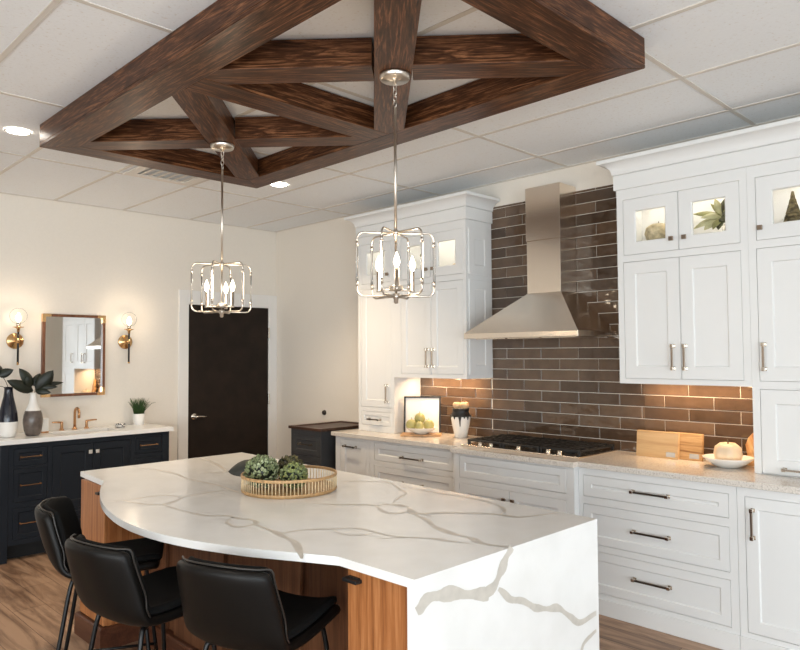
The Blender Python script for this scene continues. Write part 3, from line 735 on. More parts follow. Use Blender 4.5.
# sconces
def sconce(x, label):
    s_ = thing('wall_sconce', label, 'wall lamp', (x, YB-.002, 1.735), 'brass wall sconces')
    mb = MB(lambda p: Vector((p[0], YB-.001-p[2], p[1]))); mb.lathe([(.068, 0), (.068, .006), (.064, .012), (.020, .016), (.016, .03)], (x, 1.735, 0), 32); mb.tube([(x, 1.735, .02), (x, 1.735, .082)], .010, 10); mb.build('backplate', 'brass', s_)
    y = YB-.088
    MB().tube([(x, y, 1.545), (x, y, 1.815)], .0085, 12).build('stem', 'black', s_)
    mb = MB(); mb.tube([(x, y, 1.53), (x, y, 1.545)], .009, 12); mb.lathe([(.011, -.02), (.0115, .02)], (x, y, 1.735), 14); mb.lathe([(.010, 0), (.012, .02), (.018, .03), (.042, .038), (.044, .042), (.016, .044), (.015, .05)], (x, y, 1.812), 24); mb.build('brass_fitting', 'brass', s_)
    g_ = MB().lathe([(.016, 0), (.0175, .004), (.0175, .03)], (x, y, 1.8625), 18); g_.build('candle_socket', 'nickel', s_)
    MB().lathe([(.008, 0), (.016, .012), (.021, .03), (.018, .05), (.008, .068), (.001, .078)], (x, y, 1.893), 20).build('bulb', 'sconce_glow', s_)
    mb = MB(); prof = [(.068*math.sin(a), .068*(1-math.cos(a))) for a in [.28+(PI-.33)*k_/14 for k_ in range(15)]]
    mb.lathe(prof, (x, y, 1.878), 28, caps=(False, False)); g = mb.build('glass_globe', 'glass', s_)
    md = g.modifiers.new('thick', 'SOLIDIFY'); md.thickness = .002
    li = bpy.data.lights.new('sconce_light', 'POINT'); li.energy = SCONCE_W; li.color = (1., .80, .58); li.shadow_soft_size = .03
    lo = bpy.data.objects.new('sconce_light', li); COL.objects.link(lo); lo.location = (x, y-.10, 1.95)
SCONCE_W = 2.3
sconce(1.872, 'brass wall sconce left of the mirror')
sconce(2.828, 'brass wall sconce right of the mirror')

# ------------------------------------------------------------------ ceiling beams
FX0, FX1, FY0, FY1, FZ0, FZ1 = 1.385, 2.912, 1.388, 4.460, 2.855, ZC - .0045
bf = thing('ceiling_beam_frame', 'dark walnut beam frame with crossed braces hung on the ceiling above the island', 'ceiling beams', ((FX0+FX1)/2, (FY0+FY1)/2, FZ0))
BW = .182
def beam(a, b_, name, w=BW, lip=True, z0=FZ0, z1=FZ1):
    """one beam along its own local x axis, from point a to b"""
    a = Vector((*a, 0)); b_ = Vector((*b_, 0)); d = b_ - a; L = d.length
    mb = MB(); h = w/2
    mb.box((-L/2, -h+.014, z0-FZ0+.018), (L/2, h-.014, z1-FZ0)); mb.box((-L/2, -h, z0-FZ0), (L/2, h, z0-FZ0+.0178))
    o = mb.build(name, 'beam_wood', None, bevel=.0025)
    o.parent = bf; o.location = (a+b_)/2 - Vector((OFF[bf.name].x, OFF[bf.name].y, 0)); o.rotation_euler = (0, 0, math.atan2(d.y, d.x))
    return o
def side(a, b_, name, outsign):
    """perimeter beam from outer corner to outer corner, mitred ends; outsign = local y direction of the outside"""
    a = Vector((*a, 0)); b_ = Vector((*b_, 0)); d = b_ - a; L = d.length; e = .0004
    mb = MB()
    def tz(y0, y1, z0, z1):
        # y measured from the outer face inwards
        q = [(-L/2+y0+e, y0), (L/2-y0-e, y0), (L/2-y1-e, y1), (-L/2+y1+e, y1)]
        mb.loft([[(x, -outsign*y, z) for x, y in q] for z in (z0, z1)])
    tz(0, BW-.014, .018, FZ1-FZ0); tz(0, BW, 0, .0178)
    o = mb.build(name, 'beam_wood', None, bevel=.0025)
    o.parent = bf; o.location = (a+b_)/2 - Vector((OFF[bf.name].x, OFF[bf.name].y, 0)); o.rotation_euler = (0, 0, math.atan2(d.y, d.x))
    return o
h = BW/2
side((FX0, FY0), (FX0, FY1), 'side_beam', 1); side((FX1, FY0), (FX1, FY1), 'side_beam', -1)
side((FX0, FY0), (FX1, FY0), 'end_beam', -1); side((FX0, FY1), (FX1, FY1), 'end_beam', 1)
IX0, IX1 = FX0+BW+.0005, FX1-BW-.0005
YM = 2.925
beam((IX0, YM), (IX1, YM), 'cross_beam')
for y0, y1 in ((FY0+BW, YM-h), (YM+h, FY1-BW)):
    ym = (y0+y1)/2; xm = (IX0+IX1)/2
    ea, eb = .045, .045
    def pt(fx, fy): return Vector((IX0 + (IX1-IX0)*fx, y0 + (y1-y0)*fy))
    A, B_, C_, D_ = pt(0, 0), pt(1, 1), pt(1, 0), pt(0, 1)
    u = (B_-A).normalized(); v_ = (D_-C_).normalized()
    q = .085
    beam(A-u*.06, B_+u*.06, 'brace', .17, z0=FZ0+.0012)
    cc = (A+B_)/2
    beam(C_-v_*.06, cc-v_*.088, 'brace', .17, z0=FZ0+.0012); beam(cc+v_*.088, D_+v_*.06, 'brace', .17, z0=FZ0+.0012)
# ------------------------------------------------------------------ pendants
def pendant(loc, az, bulbs, label):
    p = thing('pendant_light', label, 'pendant light', (0, 0, 0), 'cage pendants over the island')
    z0 = FZ0
    MB().lathe([(.071, -.0005), (.071, -.006), (.066, -.022), (.060, -.026), (.012, -.028), (.010, -.04)], (0, 0, z0), 32).build('canopy', 'pend_nickel', p)
    mb = MB()
    for k_ in range(4):
        zc = z0-.052-k_*.027; t = [(.009*math.cos(a), 0, .018*math.sin(a)) for a in [2*PI*i/12 for i in range(12)]]
        if k_ % 2: t = [(y_, x_, z_) for x_, y_, z_ in t]
        mb.tube([(x_, y_, zc+z_) for x_, y_, z_ in t], .0022, 6, loop=True)
    mb.build('chain', 'pend_nickel', p)
    MB().tube([(0, 0, z0-.145), (0, 0, 2.139)], .0065, 10).build('rod', 'pend_nickel', p)
    R_, ZT, ZB, rc = .174, 2.141, 1.857, .032
    mb = MB(); mb.lathe([(.013, 0), (.013, .02), (.008, .026)], (0, 0, ZT-.012), 16); mb.lathe([(.006, -.026), (.010, -.022), (.010, -.006), (.016, 0), (.016, .018)], (0, 0, ZB-.006), 16)
    mb.tube([(0, 0, ZB+.01), (0, 0, ZT)], .005, 8)
    mb.build('hub', 'pend_nickel', p)
    for k_ in range(6):
        a = math.radians(az + 60*k_); ca, sa = math.cos(a), math.sin(a)
        P = lambda r_, z_: (r_*ca, r_*sa, z_)
        def arc(z_c, sgn): return [P(R_-rc+rc*math.sin(t), z_c - sgn*rc + sgn*rc*math.cos(t)) for t in [PI/2*i/6 for i in range(7)]]
        tp = arc(ZT, 1); bt = arc(ZB, -1)
        for cen, bend, end, zc_ in ((ZT, tp, ZT-.055, ZT-.062), (ZB, bt, ZB+.05, ZB+.044)):
            mb = MB(); mb.tube([P(.006, cen)] + bend + [P(R_, end)], .0042, 8); mb.tube([P(R_, zc_), P(R_, zc_+.022)], .0062, 10)
            ar = mb.build('cage_arm', 'pend_nickel', p)
        MB().tube([P(R_, ZB+.055), P(R_, ZT-.05)], .0052, 10).build('clear_rod', 'clear_rod', ar)
    mb = MB(); mb.lathe([(.008, -.012), (.030, -.01), (.030, .012), (.010, .016)], (0, 0, 1.892), 24); mb.build('socket_hub', 'pend_nickel', p)
    for b0 in bulbs:
        a = math.radians(b0); x, y = .088*math.cos(a), .088*math.sin(a)
        mb = MB(); mb.tube([(0, 0, 1.888), (x*.8, y*.8, 1.886), (x, y, 1.888)], .0045, 8); mb.lathe([(.011, -.008), (.011, 0), (.0095, .002), (.0095, .085), (.006, .086)], (x, y, 1.888), 14)
        c_ = mb.build('candle', 'pend_nickel', p)
        MB().lathe([(.005, 0), (.009, .008), (.0135, .024), (.0125, .038), (.006, .056), (.0008, .070)], (x, y, 1.974), 14).build('bulb', 'bulb', c_)
    p.location = (*loc, 0)
    li = bpy.data.lights.new('pendant_glow', 'POINT'); li.energy = PEND_W; li.color = (1., .82, .60); li.shadow_soft_size = .09
    lo = bpy.data.objects.new('pendant_glow', li); COL.objects.link(lo); lo.location = (*loc, 2.005)
PEND_W = 4.5
pendant((2.165, 2.207), 205.5, (228, 348, 108), 'nearer nickel cage pendant, under the right-hand crossed braces')
pendant((2.154, 3.668), 222, (283.5, 163.5, 43.5), 'farther nickel cage pendant, in front of the dark door')

# ------------------------------------------------------------------ downlights and vent
def downlight(x, y, label):
    d = thing('downlight', label, 'ceiling light', (x, y, ZC-.0045), 'recessed downlights')
    mb = MB(); mb.lathe([(.064, -.0012), (.072, -.002), (.075, 0)], (x, y, ZC-.0045), 32, caps=(False, False)); mb.build('trim_ring', 'vent_white', d)
    MB().lathe([(.0635, -.0014), (.063, -.0002)], (x, y, ZC-.0045), 32).build('lens', 'downlight', d)
for x, y, l in ((1.332, 4.689, 'recessed ceiling light left of the beam frame'), (3.29, 4.714, 'recessed ceiling light behind the far corner of the beam frame')): downlight(x, y, l)
vn_ = thing('ceiling_vent', 'square white ceiling air vent partly behind the beam frame', 'vent', (2.5, 4.93, ZC))
z = ZC-.0045
mb = MB(lambda p: Vector((p[0], p[2], z - p[1]))); mb.plate(2.21, 2.75, 4.66, 5.215, [(2.28, 2.68, 4.73, 5.145)], 0, .012); mb.build('vent_frame', 'vent_white', vn_)
for k in range(6):
    mb = MB(); x = 2.30+k*.065; mb.loft([[(x, 4.731, z-.012), (x+.012, 4.731, z-.012), (x+.045, 4.731, z-.001), (x+.033, 4.731, z-.001)], [(x, 5.144, z-.012), (x+.012, 5.144, z-.012), (x+.045, 5.144, z-.001), (x+.033, 5.144, z-.001)]]); mb.build('louvre', 'vent_white', vn_)

# ------------------------------------------------------------------ bar stools
def make_stool():
    st = thing('bar_stool', 'x', 'bar stool', (0, 0, 0), 'black leather bar stools at the island')
    # side profile of the shell (local +x is the front); y is sideways
    prof = [(.25, .630, .185), (.225, .640, .195), (.12, .632, .205), (.0, .620, .21), (-.10, .622, .212), (-.155, .640, .212), (-.195, .680, .211), (-.222, .735, .208), (-.243, .80, .203), (-.262, .87, .196), (-.275, .925, .190)]
    NU = 12
    def surf(offs, shrink=0., first=0, last=None):
        rows = []
        pr = prof[first:last]
        for i, (x, z, hw) in enumerate(pr):
            a = pr[max(i-1, 0)]; c_ = pr[min(i+1, len(pr)-1)]
            t = Vector((c_[0]-a[0], 0, c_[1]-a[1])).normalized(); nrm = Vector((-t.z, 0, t.x)) * -1
            gi = i + first; bk = max(0, min(1, (gi-4)/3)); row = []
            for j in range(NU+1):
                s_ = -1 + 2*j/NU; w = hw - shrink
                wrap = abs(s_)**2.6
                p = Vector((x, s_*w*(1-.05*wrap), z)) 
                p += Vector((.075*bk*wrap, 0, 0)); p.z += .028*(1-bk)*wrap
                if gi >= 9: p.z -= .016*wrap * (1.0 if gi == 10 else .4); p.z -= (.012 if gi == 10 else .006)*(1 - min(1, abs(abs(s_)-.6)/.6))*0
                nb = Vector((nrm.x, -s_*.55*abs(s_), nrm.z)).normalized()
                row.append(p + nb*offs)
            rows.append(row)
        return rows
    def sheet(o0, o1, sh, name, mat, first=0, last=None):
        mb = MB(); A, B_ = surf(o0, sh, first, last), surf(o1, sh, first, last)
        n, m_ = len(A), NU+1
        VA = [[mb.v(p) for p in r] for r in A]; VB = [[mb.v(p) for p in r] for r in B_]
        for i in range(n-1):
            for j in range(NU):
                mb.f([VA[i][j], VA[i][j+1], VA[i+1][j+1], VA[i+1][j]], True); mb.f([VB[i][j], VB[i+1][j], VB[i+1][j+1], VB[i][j+1]], True)
        for i in range(n-1):
            for j in (0, NU): mb.f([VA[i][j], VA[i+1][j], VB[i+1][j], VB[i][j]], True)
        for j in range(NU):
            for i in (0, n-1): mb.f([VA[i][j], VA[i][j+1], VB[i][j+1], VB[i][j]], True)
        return mb.build(name, mat, st, subsurf=2)
    sheet(-.034, .004, 0., 'shell', 'leather')
    sheet(.0035, .034, .004, 'seat_lining', 'fabric_black')
    rim = surf(-.004, -.002, 5); loop = [r[0] for r in rim] + rim[-1][1:-1] + [r[-1] for r in reversed(rim)]
    MB().tube(smooth_pts(loop, 3), .0036, 8).build('piping', 'piping', st)
    legs = [(.16, .15, .235, .205), (.16, -.15, .235, -.205), (-.12, .14, -.225, .205), (-.12, -.14, -.225, -.205)]
    for x0, y0, x1, y1 in legs:
        MB().tube(smooth_pts([(x0*.55, y0*.75, .598), (x0*.9, y0*.95, .594), (x0+(x1-x0)*.10, y0+(y1-y0)*.10, .570), (x0+(x1-x0)*.5, y0+(y1-y0)*.5, .31), (x1, y1, 0)], 5), .0095, 10).build('leg', 'black_metal', st)
    fr = [(x0+(x1-x0)*.76, y0+(y1-y0)*.76, .15) for x0, y0, x1, y1 in (legs[0], legs[1], legs[3], legs[2])]
    mb = MB()
    for i in range(4): mb.tube([fr[i], fr[(i+1) % 4]], .007, 8)
    mb.build('footrest', 'black_metal', st)
    return st
st = make_stool()
spots = [((1.435, 2.155), 20.0, 'black leather bar stool nearest the waterfall end of the island'), ((1.262, 2.685), 9., 'middle one of the three black leather bar stools'), ((1.365, 3.36), -28., 'black leather bar stool farthest back, nearest the navy vanity')]
for i, ((x, y), a, l) in enumerate(spots):
    o = st if i == 0 else copy_tree(st)
    o.location = (x, y, 0); o.rotation_euler = (0, 0, math.radians(a)); o['label'] = l

# ------------------------------------------------------------------ tray on the island
TRC = Vector((2.122, 2.946, IT+.0006)); TR = .238
tr = thing('round_tray', 'round rattan tray with a slatted rim on the island', 'tray', tuple(TRC))
MB().lathe([(TR-.006, 0), (TR-.004, .006), (.0, .006)], TRC, 48, smooth=False, caps=(True, False)).build('base', 'wicker', tr)
def band(z0, z1, r0, r1, name):
    mb = MB(); n = 48; mb.loft([[(TRC.x+r*math.cos(2*PI*k_/n), TRC.y+r*math.sin(2*PI*k_/n), TRC.z+z_) for r, z_ in ((r0, z0), (r1, z0), (r1, z1), (r0, z1))] for k_ in range(n)], True, False, False, True, loop=True)
    return mb.build(name, 'wicker', tr, bevel=.002)
band(.0062, .018, TR-.005, TR+.003, 'bottom_ring'); band(.074, .088, TR-.005, TR+.004, 'top_ring')
mb = MB()
for k in range(84):
    a = 2*PI*k/84; x, y = TRC.x+TR*math.cos(a), TRC.y+TR*math.sin(a); mb.tube([(x, y, TRC.z+.017), (x, y, TRC.z+.075)], .0023, 5)
mb.build('slats', 'wicker_light', tr)
def foliage_ball(c_, r_, mats, label, n, ls, name='moss_ball', sz=.9):
    t = thing(name, label, 'decorative greenery', tuple(c_), 'greenery balls in the tray')
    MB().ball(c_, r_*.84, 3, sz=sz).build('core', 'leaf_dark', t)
    mb = MB(); rg = random.Random(int(c_[0]*1000))
    for k_ in range(n):
        d = Vector((rg.gauss(0, 1), rg.gauss(0, 1), rg.gauss(0, 1))).normalized(); p = Vector(c_) + Vector((d.x, d.y, d.z*sz))*r_*rg.uniform(.80, .92)
        t1 = Vector((0, 0, .5)) + Vector((rg.uniform(-1, 1), rg.uniform(-1, 1), rg.uniform(-1, 1))); t1 = (t1 - d*t1.dot(d)).normalized()
        mb.slot(0 if rg.random() < .55 else 1); L = ls*rg.uniform(.8, 1.5)
        leaf(mb, p, p + t1*L*1.0 + d*L*.95, L*1.05, tuple(d + t1*.2), .003, 3)
    mb.build('leaflets', mats, t)['kind'] = 'stuff'
zb = TRC.z + .0065
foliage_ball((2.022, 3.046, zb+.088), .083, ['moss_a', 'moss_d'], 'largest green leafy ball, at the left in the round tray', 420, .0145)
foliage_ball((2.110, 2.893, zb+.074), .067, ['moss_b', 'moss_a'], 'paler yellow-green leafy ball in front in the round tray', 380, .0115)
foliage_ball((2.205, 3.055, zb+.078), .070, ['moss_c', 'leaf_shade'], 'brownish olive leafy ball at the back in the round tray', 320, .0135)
lf = thing('loose_leaf', 'broad grey-green leaf lying over the left rim of the round tray', 'leaf', (2.02, 3.2, IT+.09))
mb = MB(); leaf(mb, (2.08, 3.17, IT+.100), (1.975, 3.29, IT+.070), .105, (-.5, -.5, .7), .012, 9); mb.build('blade', 'leaf_grey', lf)
mb = MB(); mb.tube([(2.08, 3.17, IT+.100), (2.115, 3.13, IT+.095), (2.13, 3.10, IT+.03)], .003, 6); leaf(mb, (2.09, 3.16, IT+.10), (2.17, 3.21, IT+.14), .06, (-.5, -.5, .7), .01, 6); mb.build('stalk', 'leaf_grey', lf)

# ------------------------------------------------------------------ counter things
# cutting board, picture, bowl of pears (angled across the tower's side)
ang = math.atan2(-.245, .19)
def frame_T(cx, cy, a): 
    ca, sa = math.cos(a), math.sin(a)
    return lambda p: Vector((cx + p[0]*ca - p[1]*sa, cy + p[0]*sa + p[1]*ca, p[2]))
TBd = frame_T(4.285, 4.07, ang)
mb = MB(TBd); mb.box((-.17, -.10, CT), (.165, .062, CT+.016))
tag(mb.build('serving_board', 'board_wood', bevel=.003), 'thin reddish wooden serving board under the bowl of green pears', 'board')
pf = thing('picture_frame', 'black-framed white print leaning in the corner behind the fruit bowl', 'picture', (4.36, 4.14, CT))
ca, sa = math.cos(ang), math.sin(ang)
def TP(p):
    w = p[1] ; z_ = p[2]
    lean = .045*(z_/.31)
    q = Vector((4.352 + p[0]*ca - (.0+lean - w)*sa, 4.128 + p[0]*sa + (.0+lean - w)*ca, CT + z_))
    return q
HW, HH = .158, .318
MB(TP).plate(-HW, HW, 0.0005, HH, [(-HW+.013, HW-.013, .0135, HH-.013)], -.010, .012).build('frame', 'black', pf)
MB(TP).box((-HW+.0135, -.006, .014), (HW-.0135, .002, HH-.0135)).build('print', 'paper', pf)
mb = MB(TP)
for k in range(9):
    a = k*.7; mb.tube(smooth_pts([(.035+.03*math.cos(a), .0032, .10+.018*math.sin(a)), (.05+.02*math.cos(a+1), .0032, .115+.01*math.sin(a)), (.07+.01*math.sin(a), .0032, .10+.02*math.cos(a))], 4), .0008, 4)
mb.build('ink_sketch', 'art_grey', pf)
BC = Vector((4.255, 4.045, CT+.0165))
mb = MB(); mb.lathe([(.045, 0), (.05, .003), (.095, .028), (.128, .052), (.130, .056), (.125, .055), (.09, .034), (.045, .010), (0, .008)], BC, 40, caps=(True, False))
tag(mb.build('fruit_bowl', 'ceramic_white'), 'shallow white bowl holding green pears on the serving board', 'bowl')
RT = Vector((.72, -.69, 0))   # sideways as seen from the room's middle
FW = Vector((.69, .72, 0))
def pear(c_, r_, label):
    p = thing('pear', label, 'fruit', tuple(c_), 'green pears in the bowl')
    MB().lathe([(.0005, -r_*.95), (r_*.5, -r_*.9), (r_*.88, -r_*.5), (r_, -.05*r_), (r_*.9, r_*.45), (r_*.6, r_*.82), (r_*.25, r_*.97), (r_*.1, r_*.9)], c_, 20).build('flesh', 'pear', p)
    MB().tube([(c_[0], c_[1], c_[2]+r_*.85), (c_[0]+.004, c_[1]+.003, c_[2]+r_*1.3)], .0018, 6).build('stem', 'stem', p)
for s_, f_, z_, r_, l in ((-.083, .0, .076, .047, 'green pear at the left of the bowl'), (-.018, -.055, .072, .037, 'small green pear low at the front of the bowl'), (.062, -.012, .073, .046, 'green pear at the right of the bowl'), (-.012, .025, .126, .046, 'green pear on top of the others in the bowl')):
    q = BC + RT*s_ + FW*f_; pear((q.x, q.y, BC.z + z_), r_, l)
# drip vase with small pumpkins
VC = Vector((4.40, 3.737, CT))
dv = thing('vase', 'white vase with dripping black glaze beside the gas cooktop', 'vase', tuple(VC))
pr = [(.048, 0), (.052, .004), (.060, .05), (.073, .11), (.080, .155), (.080, .17), (.072, .195), (.064, .21)]
mb = MB(); mb.slot(0); mb.lathe(pr[:6], VC, 36, caps=(True, False)); mb.slot(1)
mb.lathe([(.080, .17), (.074, .192), (.064, .208), (.067, .222), (.072, .234), (.070, .238), (.062, .234), (.060, .22)], VC, 36, caps=(False, True))
rg = random.Random(11)
for k in range(12):
    a = 2*PI*k/12 + rg.uniform(-.1, .1); L = rg.choice((.012, .022, .03, .018)); L = .075 if k == 7 else L
    def rad(z_):
        for (r0, z0_), (r1, z1_) in zip(pr, pr[1:]):
            if z0_ <= z_ <= z1_: return r0+(r1-r0)*(z_-z0_)/(z1_-z0_)
        return .08
    pts = [(VC.x+(rad(z_)-.001)*math.cos(a), VC.y+(rad(z_)-.001)*math.sin(a), VC.z+z_) for z_ in [.178-(.008+L)*i/4 for i in range(5)]]
    mb.tube(pts, [.017, .011, .007, .0055, .004], 8)
mb.build('body', ['ceramic_white', 'black'], dv)
def pumpkin(c_, r_, label, mat, cat='pumpkin', ribs=9, h=.72, group=None, stem=True):
    p = thing('pumpkin', label, cat, tuple(c_), group)
    pr_ = [(.05*r_, -h*r_*.8), (.5*r_, -h*r_*.98), (.88*r_, -h*r_*.6), (r_, 0), (.9*r_, h*r_*.6), (.55*r_, h*r_*.95), (.2*r_, h*r_*.85), (.02*r_, h*r_*.7)]
    MB().lathe(pr_, c_, 45, squash=lambda a, z_: 1-.07*abs(math.cos(a*ribs/2))**3).build('flesh', mat, p)
    if stem: MB().tube([(c_[0], c_[1], c_[2]+h*r_*.7), (c_[0]+.003, c_[1], c_[2]+h*r_*1.05), (c_[0]+.008, c_[1]+.004, c_[2]+h*r_*1.25)], [.006, .0035, .003], 7).build('stem', 'stem', p)
q = VC - RT*.030; pumpkin((q.x, q.y, VC.z+.262), .036, 'left one of two small peach pumpkins on the drip-glazed vase', 'pumpkin_peach', group='mini pumpkins on the vase')
q = VC + RT*.030; pumpkin((q.x, q.y, VC.z+.262), .038, 'right one of two small peach pumpkins on the drip-glazed vase', 'pumpkin_peach', group='mini pumpkins on the vase')
# cutting boards leaning on the tile
def lean_board(y0, y1, x0, h, t, name, mat, label):
    cb = thing(name, label, 'cutting board', (x0, (y0+y1)/2, CT), 'cutting boards leaning on the tile')
    dx = XW-.016-t-x0
    mb = MB(); f = .018
    mb.loft([[(x0, y0, CT+.0005), (x0+t, y0, CT+.0005), (x0+t, y1, CT+.0005), (x0, y1, CT+.0005)], [(x0+f, y0, CT+h), (x0+f+t, y0, CT+h), (x0+f+t, y1, CT+h), (x0+f, y1, CT+h)]])
    mb.build('board', mat, cb, bevel=.002)
    xl = lambda z_: x0 + f*z_/h - .0006
    mb = MB(); a0 = y0+.018; mb.loft([[(xl(.012), a0, CT+.012), (xl(.012)+.0003, a0, CT+.012), (xl(.012)+.0003, a0+.06, CT+.012), (xl(.012), a0+.06, CT+.012)], [(xl(.042), a0, CT+.042), (xl(.042)+.0003, a0, CT+.042), (xl(.042)+.0003, a0+.06, CT+.042), (xl(.042), a0+.06, CT+.042)]])
    mb.build('label_sticker', 'silver_label', cb)
lean_board(1.937, 2.218, 4.40, .168, .028, 'cutting_board', 'maple', 'large pale maple cutting board leaning on the tile')
lean_board(1.798, 2.02, 4.43, .166, .028, 'cutting_board', 'acacia', 'striped darker cutting board tucked behind the pale maple one')
# white bowl with cream pumpkin
BW_ = Vector((4.325, 1.60, CT))
mb = MB(); mb.lathe([(.055, 0), (.062, .003), (.10, .022), (.142, .056), (.144, .060), (.139, .060), (.095, .030), (.05, .012), (0, .011)], BW_, 44, caps=(True, False))
tag(mb.build('serving_bowl', 'ceramic_white'), 'wide white bowl holding a cream pumpkin beside the cutting boards', 'bowl')
pumpkin((BW_.x, BW_.y, CT+.080), .082, 'smooth cream pumpkin in the wide white bowl', 'pumpkin_cream', ribs=6, h=.80)
# live-edge board leaning behind the bowl
mb = MB(); yo = [(1.432, 0), (1.545, 0), (1.542, .06), (1.556, .12), (1.540, .165), (1.510, .20), (1.500, .25), (1.482, .29), (1.432, .31)]
mb.loft([[(4.458+.06*z_/.31, y, CT+z_+.0005) for y, z_ in yo], [(4.476+.06*z_/.31, y, CT+z_+.0005) for y, z_ in yo]])
tag(mb.build('live_edge_board', 'olive_wood', bevel=.003), 'wavy live-edge wooden board behind the white bowl, against the right tower', 'board')

# ------------------------------------------------------------------ display things in the lit cabinets
SH = GZ0 + .0455
pumpkin((4.335, 2.00, SH+.088), .088, 'ribbed beige gourd in the glass cabinet right of the hood', 'gourd', 'gourd', 10, .72)
mb = MB(); mb.lathe([(.03, 0), (.05, .01), (.06, .10), (.055, .19), (.03, .23)], (4.46, 1.915, SH), 24)
tag(mb.build('jar', 'ceramic_white'), 'white ceramic jar behind the beige gourd in the glass cabinet', 'jar')
pl = thing('air_plant', 'olive spiky-leaved plant in the glass cabinet right of the hood', 'plant', (4.34, 1.60, SH))
MB().lathe([(.04, 0), (.05, .004), (.045, .09), (.04, .092)], (4.36, 1.565, SH), 20).build('pot', 'silver_label', pl)
for dy, dz, w, mt, dx in ((.155, .035, .045, 'leaf_olive', -.07), (.15, -.06, .05, 'leaf_pale', -.09), (.085, -.075, .075, 'leaf_pale', -.09), (.10, .0, .05, 'leaf_pale', -.10), (-.0, -.085, .06, 'leaf_shade', -.09), (-.06, .015, .05, 'leaf_shade', -.08), (.03, .115, .05, 'leaf_pale', -.05), (-.055, .12, .06, 'leaf_shade', -.06), (-.075, .06, .045, 'leaf_olive', -.06), (.06, .09, .03, 'leaf_olive', -.04), (.03, -.08, .055, 'leaf_olive', -.10), (-.05, -.05, .055, 'leaf_shade', -.10)):
    mb = MB(); leaf(mb, (4.345, 1.60, SH+.135), (4.345+dx*.9, 1.60+dy, SH+.135+dz), w, (-1, 0, .5), .02); mb.build('leaf', mt, pl)
tf = thing('tree_figure', 'small bristly cone tree in the glass cabinet at the right edge', 'ornament', (4.34, 1.22, SH))
mb = MB()
for k in range(7): mb.lathe([(.062-.008*k, .02+.026*k), (.05-.0065*k, .042+.026*k), (.006, .065+.026*k)], (4.30, 1.205, SH), 18, squash=lambda a, z_: 1+.12*math.sin(9*a))
mb.build('branches', 'tree_figure', tf); MB().lathe([(.02, 0), (.008, .004), (.008, .03)], (4.30, 1.205, SH), 12).build('trunk', 'stem', tf)
# left glass cabinets
for y, r_, l in ((3.74, .045, 'larger peach pumpkin behind the right glass pane of the left cabinet'), (3.655, .033, 'smaller peach pumpkin behind the right glass pane of the left cabinet')):
    pumpkin((4.37, y, SH+r_*.75), r_, l, 'pumpkin_cream', 'pumpkin', 8, .75, 'pumpkins in the left glass cabinet')
fl = thing('flower_vase', 'small white vase with yellow-green blooms in the left glass cabinet', 'vase', (4.37, 4.07, SH))
MB().lathe([(.03, 0), (.042, .01), (.045, .05), (.025, .09), (.02, .11)], (4.37, 4.07, SH), 22).build('body', 'ceramic_white', fl)
mb = MB(); 
for dy, dz in ((.02, .045), (-.035, .05), (-.0, .075), (.045, .06)): mb.ball((4.36, 4.07+dy, SH+.11+dz), .022, 2, noise=.15); mb.tube([(4.37, 4.07, SH+.10), (4.36, 4.07+dy, SH+.11+dz)], .002, 5)
mb.build('blooms', 'leaf_olive', fl)
mb = MB(); mb.ball((4.37, 4.52, SH+.03), .035, 3, sz=.8); mb.ball((4.37, 4.46, SH+.022), .026, 3, sz=.8)
tag(mb.build('ornament', 'gourd'), 'small brown ornament in the glass top of the left tower cabinet', 'ornament')

# ------------------------------------------------------------------ lights
def area(name, loc, target, sx, sy, power, color, spread=None):
    li = bpy.data.lights.new(name, 'AREA'); li.shape = 'RECTANGLE'; li.size = sx; li.size_y = sy; li.energy = power; li.color = color
    if spread: li.spread = spread
    o = bpy.data.objects.new(name, li); COL.objects.link(o); o.location = loc
    o.rotation_euler = (Vector(target) - Vector(loc)).to_track_quat('-Z', 'Y').to_euler()
    return o
DAY = (.80, .92, 1.)
WARM = (1., .86, .70)
for h_, e_ in zip(WR, (190., 55.)): area('daylight_rear', ((h_[0]+h_[1])/2, YR-.10, (h_[2]+h_[3])/2), ((h_[0]+h_[1])/2, 1., 3.0), h_[1]-h_[0], h_[3]-h_[2], e_, DAY)
for h_, e_ in zip(WL, (185., 62.)): area('daylight_left', (XL-.10, (h_[0]+h_[1])/2, (h_[2]+h_[3])/2), (1., (h_[0]+h_[1])/2, 3.0), h_[1]-h_[0], h_[3]-h_[2], e_, (.91, .955, .97))
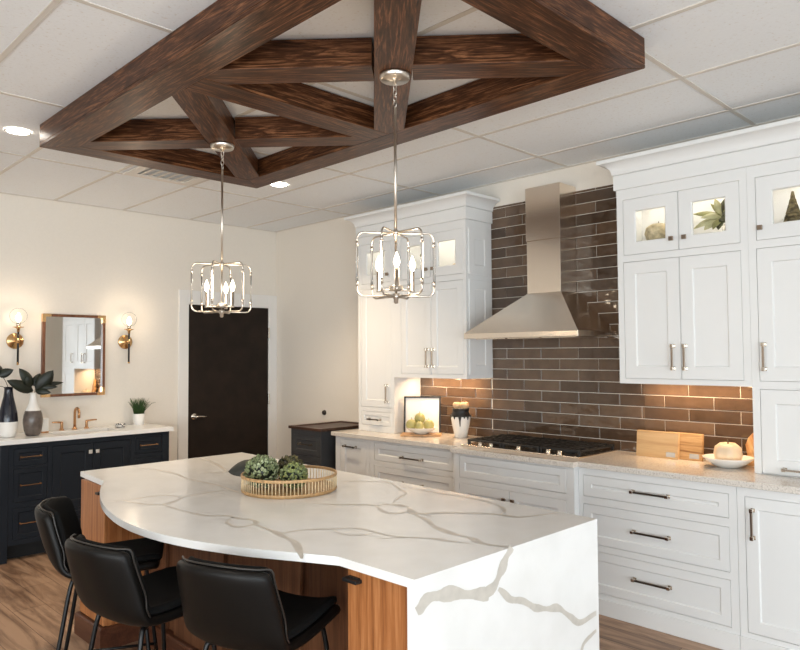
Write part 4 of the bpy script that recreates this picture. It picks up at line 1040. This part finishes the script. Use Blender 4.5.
# recessed downlights of the showroom ceiling
for x, y, e_ in ((1.332, 4.689, 11), (3.29, 4.714, 112), (3.1, 1.5, 6), (3.1, -1.2, 10), (.3, 2.2, 26), (.3, -.3, 22), (-1.8, 2.2, 46), (-1.8, 4.7, 46), (.3, 5.6, 20)):
    li = bpy.data.lights.new('downlight_beam', 'SPOT'); li.energy = e_; li.color = WARM if e_ < 100 else (1., .76, .50); li.spot_size = math.radians(120); li.spot_blend = .8; li.shadow_soft_size = .06
    o = bpy.data.objects.new('downlight_beam', li); COL.objects.link(o); o.location = (x, y, ZC-.03)
# undercabinet strips
area('under_cabinet_left', (4.41, 3.92, 1.398), (4.47, 3.92, .9), .05, .60, 4.6, (1., .68, .40)).rotation_euler = (0, math.radians(-14), 0)
area('under_cabinet_right', (4.42, 1.82, 1.398), (4.47, 1.82, .9), .05, .66, 4.4, (1., .68, .40)).rotation_euler = (0, math.radians(-14), 0)
for y, p_ in ((4.552, .7), (4.06, .7), (3.70, .8), (2.0, .8), (1.63, .8), (1.15, .9)):
    li = bpy.data.lights.new('cabinet_puck', 'POINT'); li.energy = p_; li.color = (1., .90, .74); li.shadow_soft_size = .03
    o = bpy.data.objects.new('cabinet_puck', li); COL.objects.link(o); o.location = (4.34, y, FT-.06)

w = bpy.data.worlds.new('World'); S.world = w; w.use_nodes = True
w.node_tree.nodes['Background'].inputs[0].default_value = (.82, .90, 1., 1); w.node_tree.nodes['Background'].inputs[1].default_value = 1.2

# ------------------------------------------------------------------ camera
cam = bpy.data.cameras.new('camera'); co = bpy.data.objects.new('camera', cam); COL.objects.link(co)
cam.sensor_width = 36; cam.sensor_fit = 'HORIZONTAL'; cam.lens = 698.857/800*36; cam.clip_start = .05
yaw, tilt, roll = [math.radians(a) for a in (45.2415, 2.41149, -.34555)]
f_ = Vector((math.cos(yaw)*math.cos(tilt), math.sin(yaw)*math.cos(tilt), math.sin(tilt)))
r_ = Vector((math.sin(yaw), -math.cos(yaw), 0)); u_ = r_.cross(f_)
rr, uu = r_*math.cos(roll) + u_*math.sin(roll), -r_*math.sin(roll) + u_*math.cos(roll)
co.matrix_world = Matrix(((rr.x, uu.x, -f_.x, 0), (rr.y, uu.y, -f_.y, 0), (rr.z, uu.z, -f_.z, 1.6), (0, 0, 0, 1)))
S.camera = co
S.view_settings.view_transform = 'Standard'; S.view_settings.look = 'None'; S.view_settings.gamma = 1.; S.view_settings.use_curve_mapping = False
S.view_settings.exposure = 0.26
